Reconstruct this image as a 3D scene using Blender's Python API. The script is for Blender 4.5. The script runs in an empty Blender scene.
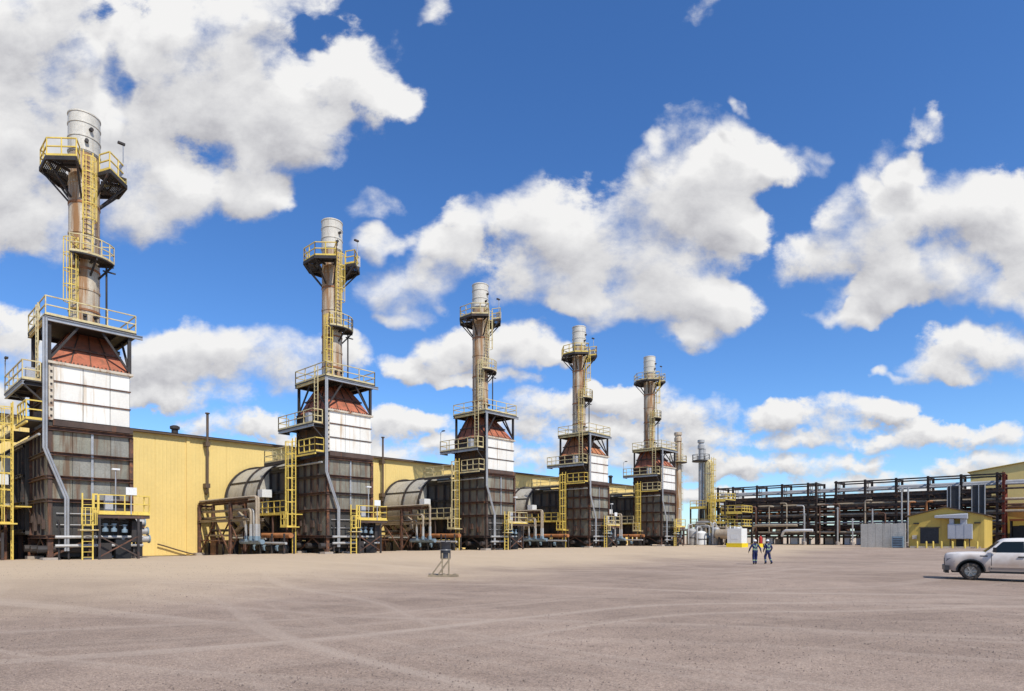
import bpy, bmesh, math, random
from mathutils import Vector, Matrix

random.seed(7)
scene = bpy.context.scene
COL = scene.collection
PI = math.pi
R = math.radians

# ------------------------------------------------------------------ camera
cam_d = bpy.data.cameras.new("camera")
cam = bpy.data.objects.new("camera", cam_d)
COL.objects.link(cam)
cam.location = (0, 0, 2.05)
cam.rotation_euler = (R(90), 0, 0)
cam_d.sensor_width = 36
cam_d.lens = 21.45
cam_d.shift_y = 0.186
cam_d.clip_start = 0.1
cam_d.clip_end = 12000
scene.camera = cam

# ------------------------------------------------------------------ light
SUN_EL = R(50)
sh = Vector((0.551, -0.834, 0)).normalized()
SUN = Vector((sh.x * math.cos(SUN_EL), sh.y * math.cos(SUN_EL), math.sin(SUN_EL)))
sd = bpy.data.lights.new("sun", 'SUN')
sd.energy = 4.6
sd.angle = R(0.53)
sd.color = (1.0, 0.955, 0.88)
so = bpy.data.objects.new("sun", sd)
so.rotation_euler = SUN.to_track_quat('Z', 'Y').to_euler()
so.location = (20, -40, 60)
COL.objects.link(so)

scene.view_settings.view_transform = 'Standard'
scene.view_settings.look = 'None'
scene.view_settings.exposure = 0.0
scene.view_settings.gamma = 1.0
scene.view_settings.use_curve_mapping = False
scene.cycles.max_bounces = 6
scene.cycles.use_denoising = True

# ------------------------------------------------------------------ sky with cumulus clouds
# cloud masses as directions: (tangent of azimuth, tangent of elevation, half width, half height, thinness)
CLOUDS = [
    (-0.741,0.715,0.180,0.148,0.00), (-0.528,0.731,0.180,0.148,0.00), (-0.348,0.698,0.115,0.066,0.00),
    (-0.593,0.600,0.148,0.082,0.00), (-0.249,0.756,0.082,0.066,0.00), (-0.807,0.780,0.131,0.131,0.00),
    (-0.774,0.813,0.197,0.123,0.00), (-0.839,0.666,0.148,0.148,0.00), (-0.716,0.633,0.131,0.098,0.00),
    (-0.626,0.715,0.131,0.123,0.00), (-0.569,0.780,0.115,0.115,0.00), (-0.454,0.805,0.148,0.098,0.00),
    (-0.364,0.756,0.131,0.090,0.00), (-0.274,0.780,0.074,0.066,0.00), (-0.225,0.731,0.057,0.036,0.00),
    (-0.479,0.666,0.115,0.074,0.00), (-0.446,0.584,0.074,0.052,0.00), (-0.528,0.575,0.057,0.049,0.00),
    (-0.790,0.526,0.115,0.074,0.00), (-0.626,0.543,0.074,0.057,0.00), (-0.397,0.879,0.098,0.033,0.00),
    (-0.938,0.731,0.131,0.197,0.00), (-0.200,0.493,0.043,0.030,0.00), (-0.208,0.551,0.044,0.022,0.75),
    (-0.175,0.403,0.074,0.046,0.00), (-0.184,0.354,0.049,0.020,0.00), (-0.093,0.461,0.066,0.049,0.00),
    (-0.036,0.510,0.074,0.062,0.00), (0.054,0.510,0.098,0.079,0.00), (0.161,0.510,0.107,0.090,0.00),
    (0.079,0.436,0.148,0.066,0.00), (0.251,0.567,0.098,0.090,0.00), (0.226,0.469,0.123,0.082,0.00),
    (0.333,0.592,0.090,0.069,0.00), (0.349,0.526,0.062,0.069,0.00), (0.439,0.608,0.066,0.036,0.00),
    (0.489,0.630,0.033,0.020,0.00), (0.292,0.690,0.058,0.049,0.75), (0.251,0.657,0.041,0.025,0.00),
    (0.243,0.403,0.115,0.049,0.00), (0.341,0.387,0.062,0.049,0.00), (0.292,0.338,0.066,0.030,0.00),
    (0.111,0.387,0.098,0.026,0.00), (0.185,0.370,0.098,0.023,0.00), (0.603,0.477,0.115,0.074,0.00),
    (0.685,0.526,0.115,0.090,0.00), (0.784,0.510,0.098,0.082,0.00), (0.849,0.485,0.098,0.090,0.00),
    (0.502,0.449,0.079,0.046,0.00), (0.530,0.502,0.049,0.041,0.00), (0.579,0.584,0.030,0.052,0.00),
    (0.603,0.649,0.044,0.040,0.75), (0.677,0.662,0.066,0.031,0.75), (0.652,0.608,0.049,0.033,0.00),
    (0.734,0.420,0.148,0.041,0.00), (0.603,0.387,0.090,0.030,0.00), (0.554,0.357,0.057,0.016,0.00),
    (0.849,0.395,0.082,0.030,0.00), (0.767,0.302,0.098,0.039,0.00), (0.702,0.269,0.074,0.026,0.00),
    (0.849,0.305,0.098,0.046,0.00), (0.644,0.251,0.049,0.011,0.00), (0.595,0.259,0.015,0.016,0.00),
    (0.439,0.193,0.082,0.028,0.12), (0.521,0.198,0.082,0.028,0.12), (0.611,0.207,0.062,0.016,0.12),
    (0.472,0.161,0.098,0.016,0.12), (0.685,0.167,0.082,0.025,0.12), (0.620,0.154,0.066,0.016,0.12),
    (0.775,0.170,0.066,0.016,0.12), (0.423,0.121,0.098,0.020,0.12), (0.554,0.121,0.082,0.015,0.12),
    (0.341,0.108,0.082,0.023,0.12), (0.292,0.133,0.098,0.026,0.12), (0.800,0.125,0.074,0.020,0.12),
    (0.734,0.111,0.066,0.013,0.12), (0.570,0.095,0.148,0.013,0.12), (0.816,0.157,0.049,0.016,0.12),
    (-0.569,0.280,0.082,0.049,0.00), (-0.470,0.292,0.090,0.046,0.00), (-0.364,0.285,0.074,0.046,0.00),
    (-0.290,0.292,0.041,0.030,0.00), (-0.544,0.231,0.115,0.026,0.00), (-0.823,0.313,0.057,0.057,0.00),
    (-0.823,0.239,0.049,0.033,0.00), (-0.446,0.184,0.082,0.026,0.12), (-0.503,0.182,0.066,0.016,0.12),
    (-0.184,0.182,0.082,0.026,0.12), (-0.200,0.133,0.098,0.023,0.12), (-0.274,0.170,0.066,0.023,0.12),
    (-0.118,0.149,0.066,0.016,0.12), (-0.061,0.313,0.082,0.039,0.00), (0.013,0.313,0.069,0.039,0.00),
    (-0.126,0.297,0.049,0.030,0.00), (-0.184,0.269,0.052,0.026,0.00), (0.079,0.305,0.033,0.023,0.00),
    (-0.052,0.259,0.098,0.016,0.00), (0.062,0.215,0.074,0.026,0.00), (0.030,0.182,0.082,0.030,0.12),
    (0.177,0.223,0.082,0.033,0.00), (0.251,0.198,0.082,0.033,0.12), (0.325,0.198,0.057,0.023,0.12),
    (0.144,0.166,0.131,0.030,0.12), (0.079,0.133,0.115,0.023,0.12), (0.292,0.166,0.098,0.023,0.12),
    (0.210,0.133,0.148,0.020,0.12), (0.079,0.059,0.197,0.016,0.12), (0.308,0.062,0.148,0.015,0.12),
    (0.505,0.059,0.197,0.015,0.12), (0.734,0.072,0.131,0.015,0.12), (-0.298,0.157,0.098,0.016,0.12),
    (-0.675,0.157,0.115,0.020,0.12), (-0.331,0.731,0.098,0.074,0.00), (-0.298,0.690,0.074,0.030,0.00),
    (-0.544,0.846,0.131,0.066,0.00), (-0.675,0.813,0.098,0.082,0.00), (0.611,0.526,0.066,0.066,0.00),
    (0.554,0.526,0.049,0.049,0.00), (0.644,0.436,0.098,0.057,0.00), (-0.656,0.777,0.030,0.082,-1.00),
    (-0.692,0.859,0.036,0.036,-1.00), (-0.511,0.646,0.072,0.046,-1.00), (-0.318,0.830,0.049,0.030,-1.00),
    (-0.634,0.739,0.023,0.043,-1.00), (-0.126,0.856,0.044,0.035,0.75), (-0.138,0.843,0.022,0.018,0.75),
    (0.328,0.872,0.053,0.018,0.75), (0.370,0.698,0.013,0.018,0.75),
]


def cloud_group(blobs):
    g = bpy.data.node_groups.new("cloud_density", 'ShaderNodeTree')
    g.interface.new_socket("P", in_out='INPUT', socket_type='NodeSocketVector')
    g.interface.new_socket("D", in_out='OUTPUT', socket_type='NodeSocketFloat')
    g.interface.new_socket("S", in_out='OUTPUT', socket_type='NodeSocketFloat')
    g.interface.new_socket("E", in_out='OUTPUT', socket_type='NodeSocketFloat')
    N, L = g.nodes, g.links
    gi = N.new('NodeGroupInput'); go = N.new('NodeGroupOutput')
    def noise(scale, detail, rough, vec, dist=0.0):
        n = N.new('ShaderNodeTexNoise'); n.noise_dimensions = '3D'
        n.inputs['Scale'].default_value = scale; n.inputs['Detail'].default_value = detail
        n.inputs['Roughness'].default_value = rough; n.inputs['Distortion'].default_value = dist
        L.new(vec, n.inputs['Vector']); return n
    def vm(op, a, b=None, c=None):
        n = N.new('ShaderNodeVectorMath'); n.operation = op
        for k, s in enumerate((a, b, c)):
            if s is None: continue
            if isinstance(s, tuple): n.inputs[k].default_value = s
            else: L.new(s, n.inputs[k])
        return n
    def ma(op, a, b=None, c=None):
        n = N.new('ShaderNodeMath'); n.operation = op
        for k, s in enumerate((a, b, c)):
            if s is None: continue
            if isinstance(s, (int, float)): n.inputs[k].default_value = s
            else: L.new(s, n.inputs[k])
        return n.outputs[0]
    # warp of the layout so that no outline stays an ellipse; finer towards the horizon
    P = gi.outputs['P']
    sx = N.new('ShaderNodeSeparateXYZ'); L.new(P, sx.inputs[0])
    hi = N.new('ShaderNodeMapRange'); hi.interpolation_type = 'SMOOTHSTEP'
    hi.inputs['From Min'].default_value = 0.12; hi.inputs['From Max'].default_value = 0.50
    L.new(sx.outputs[1], hi.inputs['Value'])
    w1 = noise(5.0, 3, 0.55, P); w2 = noise(15.0, 3, 0.55, P)
    o1 = vm('SUBTRACT', w1.outputs['Color'], (0.5, 0.5, 0.5)).outputs[0]
    o2 = vm('SUBTRACT', w2.outputs['Color'], (0.5, 0.5, 0.5)).outputs[0]
    sc = N.new('ShaderNodeVectorMath'); sc.operation = 'SCALE'
    L.new(o1, sc.inputs[0]); L.new(ma('MULTIPLY_ADD', hi.outputs[0], 0.13, 0.04), sc.inputs['Scale'])
    sc2 = N.new('ShaderNodeVectorMath'); sc2.operation = 'SCALE'
    L.new(o2, sc2.inputs[0]); sc2.inputs['Scale'].default_value = 0.055
    p0 = vm('ADD', P, sc.outputs[0])
    p0 = vm('ADD', p0.outputs[0], sc2.outputs[0])
    p = vm('MULTIPLY', p0.outputs[0], (1, 1, 0)).outputs[0]
    acc = None; holes = 0.0
    for (cx, cy, rx, ry, thin) in blobs:
        a = vm('MULTIPLY_ADD', p, (1 / rx, 1 / ry, 0), (-cx / rx, -cy / ry, 0))
        d = vm('DOT_PRODUCT', a.outputs[0], a.outputs[0]).outputs['Value']
        if thin < 0:
            holes = ma('MAXIMUM', holes, ma('SUBTRACT', 1.0, d)); continue
        if thin > 0: d = ma('ADD', d, thin)
        if acc is None: acc = ma('MINIMUM', d, 9.0)
        else:
            acc = ma('SMOOTH_MIN', acc, d, 0.55)
    if acc is None: acc = ma('ADD', sx.outputs[1], 9.0)
    body = ma('SUBTRACT', 1.42, acc)
    body = ma('MAXIMUM', body, -1.6)
    # the part of the sky outside the listed masses: the same broken cumulus everywhere else
    big = noise(2.2, 2, 0.5, P)
    other = ma('MULTIPLY_ADD', big.outputs['Fac'], 9.0, -4.9)
    ax = ma('ABSOLUTE', sx.outputs[0])
    m1 = N.new('ShaderNodeMapRange'); m1.interpolation_type = 'SMOOTHSTEP'
    m1.inputs['From Min'].default_value = 0.95; m1.inputs['From Max'].default_value = 1.25
    L.new(ax, m1.inputs['Value'])
    m2 = N.new('ShaderNodeMapRange'); m2.interpolation_type = 'SMOOTHSTEP'
    m2.inputs['From Min'].default_value = 0.98; m2.inputs['From Max'].default_value = 1.25
    L.new(sx.outputs[1], m2.inputs['Value'])
    m = ma('MAXIMUM', m1.outputs[0], m2.outputs[0])
    other = ma('MULTIPLY_ADD', ma('SUBTRACT', 1.0, m), -6.0, other)
    body = ma('MAXIMUM', body, other)
    body = ma('MINIMUM', body, 1.45)
    if not isinstance(holes, float): body = ma('MULTIPLY_ADD', holes, -0.75, body)
    def blend(x, y):
        m_ = N.new('ShaderNodeMix'); m_.data_type = 'FLOAT'
        L.new(hi.outputs[0], m_.inputs[0]); L.new(x, m_.inputs[2]); L.new(y, m_.inputs[3]); return m_.outputs[0]
    pv = vm('MULTIPLY', P, (1.0, 1.25, 1.0)).outputs[0]
    f = blend(noise(26.0, 9, 0.66, pv, 0.15).outputs['Fac'], noise(9.5, 11, 0.645, pv, 0.15).outputs['Fac'])
    c = blend(noise(11.0, 2, 0.5, pv).outputs['Fac'], noise(4.5, 2, 0.5, pv).outputs['Fac'])
    coarse = ma('MULTIPLY_ADD', c, 2.4, -1.2)
    D = ma('ADD', body, coarse)
    S = ma('MULTIPLY_ADD', f, 2.2, ma('ADD', D, -1.1))
    D = ma('MULTIPLY_ADD', f, 3.4, ma('ADD', D, -1.7))
    L.new(D, go.inputs['D']); L.new(S, go.inputs['S'])
    # how gradually the edge thins out differs from place to place
    e_ = N.new('ShaderNodeMapRange'); e_.inputs['From Min'].default_value = 0.42; e_.inputs['From Max'].default_value = 0.62
    e_.inputs['To Min'].default_value = 0.72; e_.inputs['To Max'].default_value = 1.9
    L.new(noise(6.5, 2, 0.5, P).outputs['Fac'], e_.inputs['Value'])
    L.new(e_.outputs[0], go.inputs['E'])
    return g

def build_world():
    w = bpy.data.worlds.new("World"); scene.world = w; w.use_nodes = True
    T = w.node_tree; N, L = T.nodes, T.links; N.clear()
    out = N.new('ShaderNodeOutputWorld')
    sky = N.new('ShaderNodeTexSky'); sky.sky_type = 'NISHITA'; sky.sun_disc = False
    sky.sun_elevation = SUN_EL; sky.sun_rotation = math.atan2(SUN.x, SUN.y)
    sky.altitude = 600; sky.air_density = 1.0; sky.dust_density = 0.5; sky.ozone_density = 1.6
    hs = N.new('ShaderNodeHueSaturation')
    hs.inputs['Saturation'].default_value = 1.18; hs.inputs['Value'].default_value = 1.0
    L.new(sky.outputs[0], hs.inputs['Color'])
    def ma(op, a, b=None, c=None):
        n = N.new('ShaderNodeMath'); n.operation = op
        for k, s in enumerate((a, b, c)):
            if s is None: continue
            if isinstance(s, (int, float)): n.inputs[k].default_value = s
            else: L.new(s, n.inputs[k])
        return n.outputs[0]
    tc = N.new('ShaderNodeTexCoord'); sp = N.new('ShaderNodeSeparateXYZ')
    L.new(tc.outputs['Generated'], sp.inputs[0])
    yy = ma('MAXIMUM', ma('ABSOLUTE', sp.outputs[1]), 0.02)
    gx = ma('DIVIDE', sp.outputs[0], yy); gy = ma('DIVIDE', sp.outputs[2], yy)
    # behind the viewer: push out of the listed masses
    back = ma('LESS_THAN', sp.outputs[1], 0.0)
    gx = ma('MULTIPLY_ADD', back, 4.0, gx)
    tint = N.new('ShaderNodeVectorMath'); tint.operation = 'MULTIPLY'; tint.inputs[1].default_value = (1.08, 1.38, 1.76)
    L.new(hs.outputs[0], tint.inputs[0])
    PIECE = []
    def sky_piece(x0, x1, y0, y1):
        """the same sky, with only the cloud masses that reach into this piece of it (saves time)"""
        k, m_ = 1.6, 0.07; PIECE.append(1); uid = len(PIECE) * 1e-5      # keeps the pieces' nodes apart
        g = cloud_group([c for c in CLOUDS if c[0] + k * c[2] + m_ > x0 and c[0] - k * c[2] - m_ - 0.02 < x1 and c[1] + k * c[3] + m_ > y0 and c[1] - k * c[3] - m_ - 0.06 < y1])
        def sample(dx, dy):
            wy0 = ma('ADD', ma('MAXIMUM', gy, 0.0), 0.12)
            px = ma('MULTIPLY_ADD', wy0, dx, gx); py = ma('MULTIPLY_ADD', wy0, dy, gy)
            c = N.new('ShaderNodeCombineXYZ'); L.new(px, c.inputs[0]); L.new(py, c.inputs[1]); L.new(ma('ADD', back, uid), c.inputs[2])
            n = N.new('ShaderNodeGroup'); n.node_tree = g
            L.new(c.outputs[0], n.inputs['P'])
            return n.outputs['D'], n.outputs['S'], n.outputs['E']
        D0, S0, E0 = sample(0, 0); D1, S1, _ = sample(0.022, 0.070)
        al = N.new('ShaderNodeMapRange'); al.interpolation_type = 'SMOOTHSTEP'
        al.inputs['From Min'].default_value = -0.02; L.new(E0, al.inputs['From Max'])
        L.new(D0, al.inputs['Value'])
        hz = N.new('ShaderNodeMapRange'); hz.inputs['From Min'].default_value = -0.01; hz.inputs['From Max'].default_value = 0.03
        L.new(sp.outputs[2], hz.inputs['Value'])
        alpha = ma('MULTIPLY', al.outputs[0], hz.outputs[0])
        c0 = ma('MINIMUM', S0, 2.8); c1 = ma('MINIMUM', S1, 2.8)
        rel = ma('SUBTRACT', c0, c1)
        sh_ = ma('MULTIPLY_ADD', rel, 0.42, 0.74)
        sh_ = ma('MULTIPLY_ADD', ma('MAXIMUM', c1, 0.0), -0.20, sh_)
        cr = N.new('ShaderNodeValToRGB')
        e = cr.color_ramp.elements
        e[0].position = 0.0; e[0].color = (0.50, 0.50, 0.54, 1)
        e[1].position = 1.0; e[1].color = (0.98, 0.975, 0.97, 1)
        m = e.new(0.45); m.color = (0.735, 0.735, 0.755, 1)
        L.new(sh_, cr.inputs[0])
        mul = N.new('ShaderNodeVectorMath'); mul.operation = 'SCALE'; mul.inputs['Scale'].default_value = 9.2
        L.new(cr.outputs[0], mul.inputs[0])
        mix = N.new('ShaderNodeMix'); mix.data_type = 'RGBA'
        L.new(alpha, mix.inputs['Factor']); L.new(tint.outputs[0], mix.inputs[6]); L.new(mul.outputs[0], mix.inputs[7])
        bg = N.new('ShaderNodeBackground'); bg.inputs['Strength'].default_value = 0.1
        L.new(mix.outputs[2], bg.inputs['Color'])
        return bg.outputs[0]
    def choose(sock, at, lo, hi):
        m_ = N.new('ShaderNodeMixShader'); L.new(ma('GREATER_THAN', sock, at), m_.inputs[0])
        L.new(lo, m_.inputs[1]); L.new(hi, m_.inputs[2]); return m_.outputs[0]
    cols = [-1.3, -0.45, -0.12, 0.16, 0.46, 1.3]; rws = [-9, 0.20, 0.33, 0.52, 1.4]
    def column(ci):
        c = [sky_piece(cols[ci], cols[ci + 1], rws[ri], rws[ri + 1]) for ri in range(4)]
        return choose(gy, rws[2], choose(gy, rws[1], c[0], c[1]), choose(gy, rws[3], c[2], c[3]))
    cc = [column(i) for i in range(5)]
    full = choose(gx, cols[2], choose(gx, cols[1], cc[0], cc[1]), choose(gx, cols[3], cc[2], choose(gx, cols[4], cc[3], cc[4])))
    far_off = ma('MAXIMUM', ma('GREATER_THAN', ma('ABSOLUTE', gx), 1.3), ma('GREATER_THAN', gy, 1.4))
    full = choose(far_off, 0.5, full, sky_piece(40, 41, 40, 41))
    L.new(full, out.inputs['Surface'])
    w.cycles.sampling_method = 'NONE'
build_world()

# ------------------------------------------------------------------ plant grid
UX, UY = 0.6756, 0.7373              # direction of the row of towers
ANG = math.atan2(UY, UX)
def W(p, q, z=0.0):                  # plant grid -> world
    return Vector((p * UX + q * UY, p * UY - q * UX, z))
def smooth(x, a, b):
    t = min(1.0, max(0.0, (x - a) / (b - a))); return t * t * (3 - 2 * t)
def gz(p, q):                        # height of the yard
    a = 0.66 * smooth(-q, 19, 40) * (1 - 0.76 * smooth(-q, 45, 57))
    return a + (0.6 - a) * smooth(p, 60, 98)

# ------------------------------------------------------------------ materials
MATS = {}
def mat(name, base, rough=0.6, metal=0.0, var=0.18, scale=1.2, rust=None, rust_amt=0.0, streak=False, bump=0.0, bscale=20.0, fine=0.12, rscale=1.0, spec=0.4):
    m = bpy.data.materials.new(name); m.use_nodes = True
    T = m.node_tree; N, L = T.nodes, T.links
    b = N['Principled BSDF']
    b.inputs['Roughness'].default_value = rough; b.inputs['Metallic'].default_value = metal
    b.inputs['Specular IOR Level'].default_value = spec
    geo = N.new('ShaderNodeNewGeometry')
    def noise(sc, det, vec, rg=0.55):
        n = N.new('ShaderNodeTexNoise'); n.inputs['Scale'].default_value = sc
        n.inputs['Detail'].default_value = det; n.inputs['Roughness'].default_value = rg
        L.new(vec, n.inputs['Vector']); return n.outputs['Fac']
    def mixc(f, a, bb, mode='MIX'):
        x = N.new('ShaderNodeMix'); x.data_type = 'RGBA'; x.blend_type = mode
        if isinstance(f, float): x.inputs['Factor'].default_value = f
        else: L.new(f, x.inputs['Factor'])
        for k, s in ((6, a), (7, bb)):
            if isinstance(s, tuple): x.inputs[k].default_value = (s[0], s[1], s[2], 1)
            else: L.new(s, x.inputs[k])
        return x.outputs[2]
    def ramp(v, lo, hi):
        r = N.new('ShaderNodeMapRange'); r.inputs['From Min'].default_value = lo; r.inputs['From Max'].default_value = hi
        L.new(v, r.inputs['Value']); return r.outputs[0]
    pos = geo.outputs['Position']
    dk = tuple(c * (1 - var) for c in base); lt = tuple(min(0.95, c * (1 + var)) for c in base)
    c = mixc(ramp(noise(scale, 4, pos), 0.3, 0.7), dk, lt)
    c = mixc(ramp(noise(scale * 14, 3, pos), 0.3, 0.7), c, mixc(1.0, c, (1 - fine * 2,) * 3, 'MULTIPLY'))
    if rust:
        if streak:
            mp = N.new('ShaderNodeMapping'); mp.inputs['Scale'].default_value = (3.2 * rscale, 3.2 * rscale, 0.22 * rscale)
            L.new(pos, mp.inputs['Vector']); v = noise(1.0, 5, mp.outputs[0], 0.62)
        else:
            v = noise(2.2 * rscale, 6, pos, 0.65)
        lo = 0.72 - rust_amt * 0.5
        c = mixc(ramp(v, lo, lo + 0.16), c, rust)
    L.new(c, b.inputs['Base Color'])
    if bump > 0:
        bp = N.new('ShaderNodeBump'); bp.inputs['Strength'].default_value = bump; bp.inputs['Distance'].default_value = 0.02
        L.new(noise(bscale, 5, pos), bp.inputs['Height']); L.new(bp.outputs[0], b.inputs['Normal'])
    MATS[name] = m
    return m

RUST = (0.23, 0.085, 0.03)
mat('yellow_sheet', (0.78, 0.575, 0.205), 0.5, var=0.05, scale=0.35, fine=0.03, rust=(0.72, 0.535, 0.205), rust_amt=0.22, streak=True, rscale=0.5)
mat('yellow_shed', (0.60, 0.42, 0.09), 0.5, var=0.06, scale=0.5, fine=0.04, rust=(0.42, 0.28, 0.07), rust_amt=0.3, streak=True)
mat('yellow_paint', (0.79, 0.575, 0.12), 0.5, var=0.15, scale=1.5, rust=(0.42, 0.22, 0.05), rust_amt=0.25)
mat('yellow_faded', (0.66, 0.55, 0.29), 0.6, var=0.2, scale=1.5, rust=(0.40, 0.22, 0.07), rust_amt=0.35)
mat('brown_trim', (0.12, 0.08, 0.05), 0.6)
mat('dark_steel', (0.040, 0.034, 0.032), 0.65, var=0.4, scale=1.0, rust=(0.11, 0.05, 0.03), rust_amt=0.3)
mat('rack_steel', (0.052, 0.038, 0.031), 0.6, var=0.3, scale=0.6, rust=(0.15, 0.075, 0.04), rust_amt=0.42)
mat('rust_beam', (0.105, 0.055, 0.038), 0.75, var=0.45, scale=1.6, rust=(0.24, 0.095, 0.04), rust_amt=0.42, rscale=1.6)
mat('red_steel', (0.22, 0.045, 0.025), 0.7, var=0.25, scale=1.0)
mat('panel_grey', (0.275, 0.265, 0.205), 0.62, var=0.24, scale=0.9, rust=(0.15, 0.095, 0.055), rust_amt=0.5, streak=True, bump=0.15, bscale=6)
mat('panel_left_shade', (0.17, 0.155, 0.115), 0.62, var=0.25, scale=0.9, rust=(0.15, 0.08, 0.05), rust_amt=0.45, streak=True)  # left faces: darker than the front panels, grazing shade put into the colour
mat('panel_dark', (0.060, 0.056, 0.050), 0.6, var=0.3, scale=0.9, rust=(0.12, 0.06, 0.035), rust_amt=0.35, streak=True)
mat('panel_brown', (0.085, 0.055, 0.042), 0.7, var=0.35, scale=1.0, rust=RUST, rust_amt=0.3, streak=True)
mat('white_panel', (0.79, 0.765, 0.69), 0.5, var=0.03, scale=0.8, fine=0.03, rust=(0.58, 0.46, 0.32), rust_amt=0.34, streak=True)
mat('beige_trim', (0.62, 0.54, 0.42), 0.6, var=0.15, scale=2, rust=RUST, rust_amt=0.4)
mat('hood_red', (0.43, 0.135, 0.07), 0.75, var=0.25, scale=1.2, rust=(0.22, 0.09, 0.05), rust_amt=0.4, bump=0.2, bscale=5)
mat('hood_orange', (0.52, 0.20, 0.085), 0.75, var=0.25, scale=1.2, rust=(0.25, 0.11, 0.06), rust_amt=0.4)
mat('stack_metal', (0.58, 0.50, 0.375), 0.55, var=0.22, scale=0.9, rust=(0.30, 0.155, 0.06), rust_amt=0.6, streak=True, bump=0.12, bscale=4, rscale=0.8)
mat('stack_cap', (0.66, 0.62, 0.53), 0.5, 0.0, var=0.12, scale=0.9, rust=(0.40, 0.34, 0.26), rust_amt=0.3, streak=True)
mat('rust_band', (0.34, 0.15, 0.065), 0.8, var=0.3, scale=2)
mat('galvanised', (0.42, 0.42, 0.42), 0.45, 0.35, var=0.15, scale=1.5)
mat('duct_metal', (0.50, 0.46, 0.375), 0.55, 0.1, var=0.12, scale=0.5, rust=(0.26, 0.21, 0.14), rust_amt=0.35, streak=True)
mat('tan_lagging', (0.40, 0.325, 0.235), 0.65, var=0.2, scale=0.8, rust=(0.22, 0.13, 0.07), rust_amt=0.3)
mat('orange_rust', (0.42, 0.17, 0.06), 0.75, var=0.3, scale=1.0)
mat('pipe_grey', (0.47, 0.46, 0.44), 0.45, 0.2, var=0.12, scale=1.0)
mat('blue_grey', (0.22, 0.30, 0.36), 0.5, 0.1, var=0.2, scale=2)
mat('panel_grey_b', (0.225, 0.213, 0.165), 0.62, var=0.28, scale=1.1, rust=(0.15, 0.09, 0.055), rust_amt=0.5, streak=True, bump=0.15, bscale=6)
mat('panel_grey_c', (0.285, 0.275, 0.235), 0.6, var=0.18, scale=0.8, rust=(0.16, 0.12, 0.08), rust_amt=0.4, streak=True, bump=0.15, bscale=6)
mat('white_panel_b', (0.76, 0.73, 0.65), 0.5, var=0.05, scale=0.8, fine=0.04, rust=(0.54, 0.42, 0.29), rust_amt=0.34, streak=True)
mat('stone', (0.27, 0.205, 0.165), 0.95, var=0.6, scale=9)
mat('blue_dark', (0.03, 0.032, 0.036), 0.5, var=0.2)
mat('concrete', (0.42, 0.36, 0.30), 0.9, var=0.15, scale=1.5, bump=0.2)
mat('block_wall', (0.52, 0.49, 0.43), 0.85, var=0.10, scale=0.5, rust=(0.30, 0.28, 0.25), rust_amt=0.3, streak=True)
mat('black', (0.016, 0.016, 0.017), 0.55)
mat('sign_white', (0.78, 0.78, 0.76), 0.5, var=0.03)
mat('tank_white', (0.78, 0.77, 0.73), 0.45, var=0.04)
mat('signal_yellow', (0.85, 0.62, 0.02), 0.5, var=0.06)
mat('red_paint', (0.42, 0.03, 0.02), 0.45)
mat('canopy_orange', (0.55, 0.17, 0.05), 0.6)
mat('unit_grey', (0.46, 0.47, 0.50), 0.5, 0.1, var=0.08)
mat('navy', (0.012, 0.022, 0.095), 0.85, var=0.2, scale=9)
mat('hi_vis', (0.30, 0.42, 0.24), 0.5)
mat('hat_white', (0.80, 0.80, 0.80), 0.35, var=0.02)
mat('skin', (0.42, 0.25, 0.18), 0.6)
mat('boot', (0.02, 0.017, 0.015), 0.7)
mat('glove', (0.30, 0.25, 0.16), 0.8)
mat('hair', (0.04, 0.025, 0.015), 0.8)
mat('tyre', (0.030, 0.027, 0.025), 0.9, rust=(0.16, 0.12, 0.09), rust_amt=0.45, rscale=3)
mat('rim', (0.42, 0.39, 0.36), 0.35, 0.7, rust=(0.26, 0.20, 0.15), rust_amt=0.4, rscale=4)
mat('bumper_grey', (0.13, 0.125, 0.12), 0.5, 0.1, rust=(0.25, 0.2, 0.15), rust_amt=0.4)
mat('chrome', (0.6, 0.6, 0.6), 0.2, 0.9)
mat('lens', (0.28, 0.28, 0.29), 0.15, 0.2)
mat('interior', (0.05, 0.05, 0.05), 0.8)
mat('stick_wood', (0.30, 0.24, 0.16), 0.8, var=0.25, scale=4)
mat('drum_grey', (0.040, 0.040, 0.046), 0.4, 0.3, var=0.25, scale=5)
def glass_mat():
    m = bpy.data.materials.new('glass'); m.use_nodes = True
    b = m.node_tree.nodes['Principled BSDF']
    b.inputs['Base Color'].default_value = (0.02, 0.03, 0.035, 1); b.inputs['Roughness'].default_value = 0.04
    b.inputs['Transmission Weight'].default_value = 0.55; b.inputs['IOR'].default_value = 1.3
    MATS['glass'] = m
glass_mat()
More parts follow.
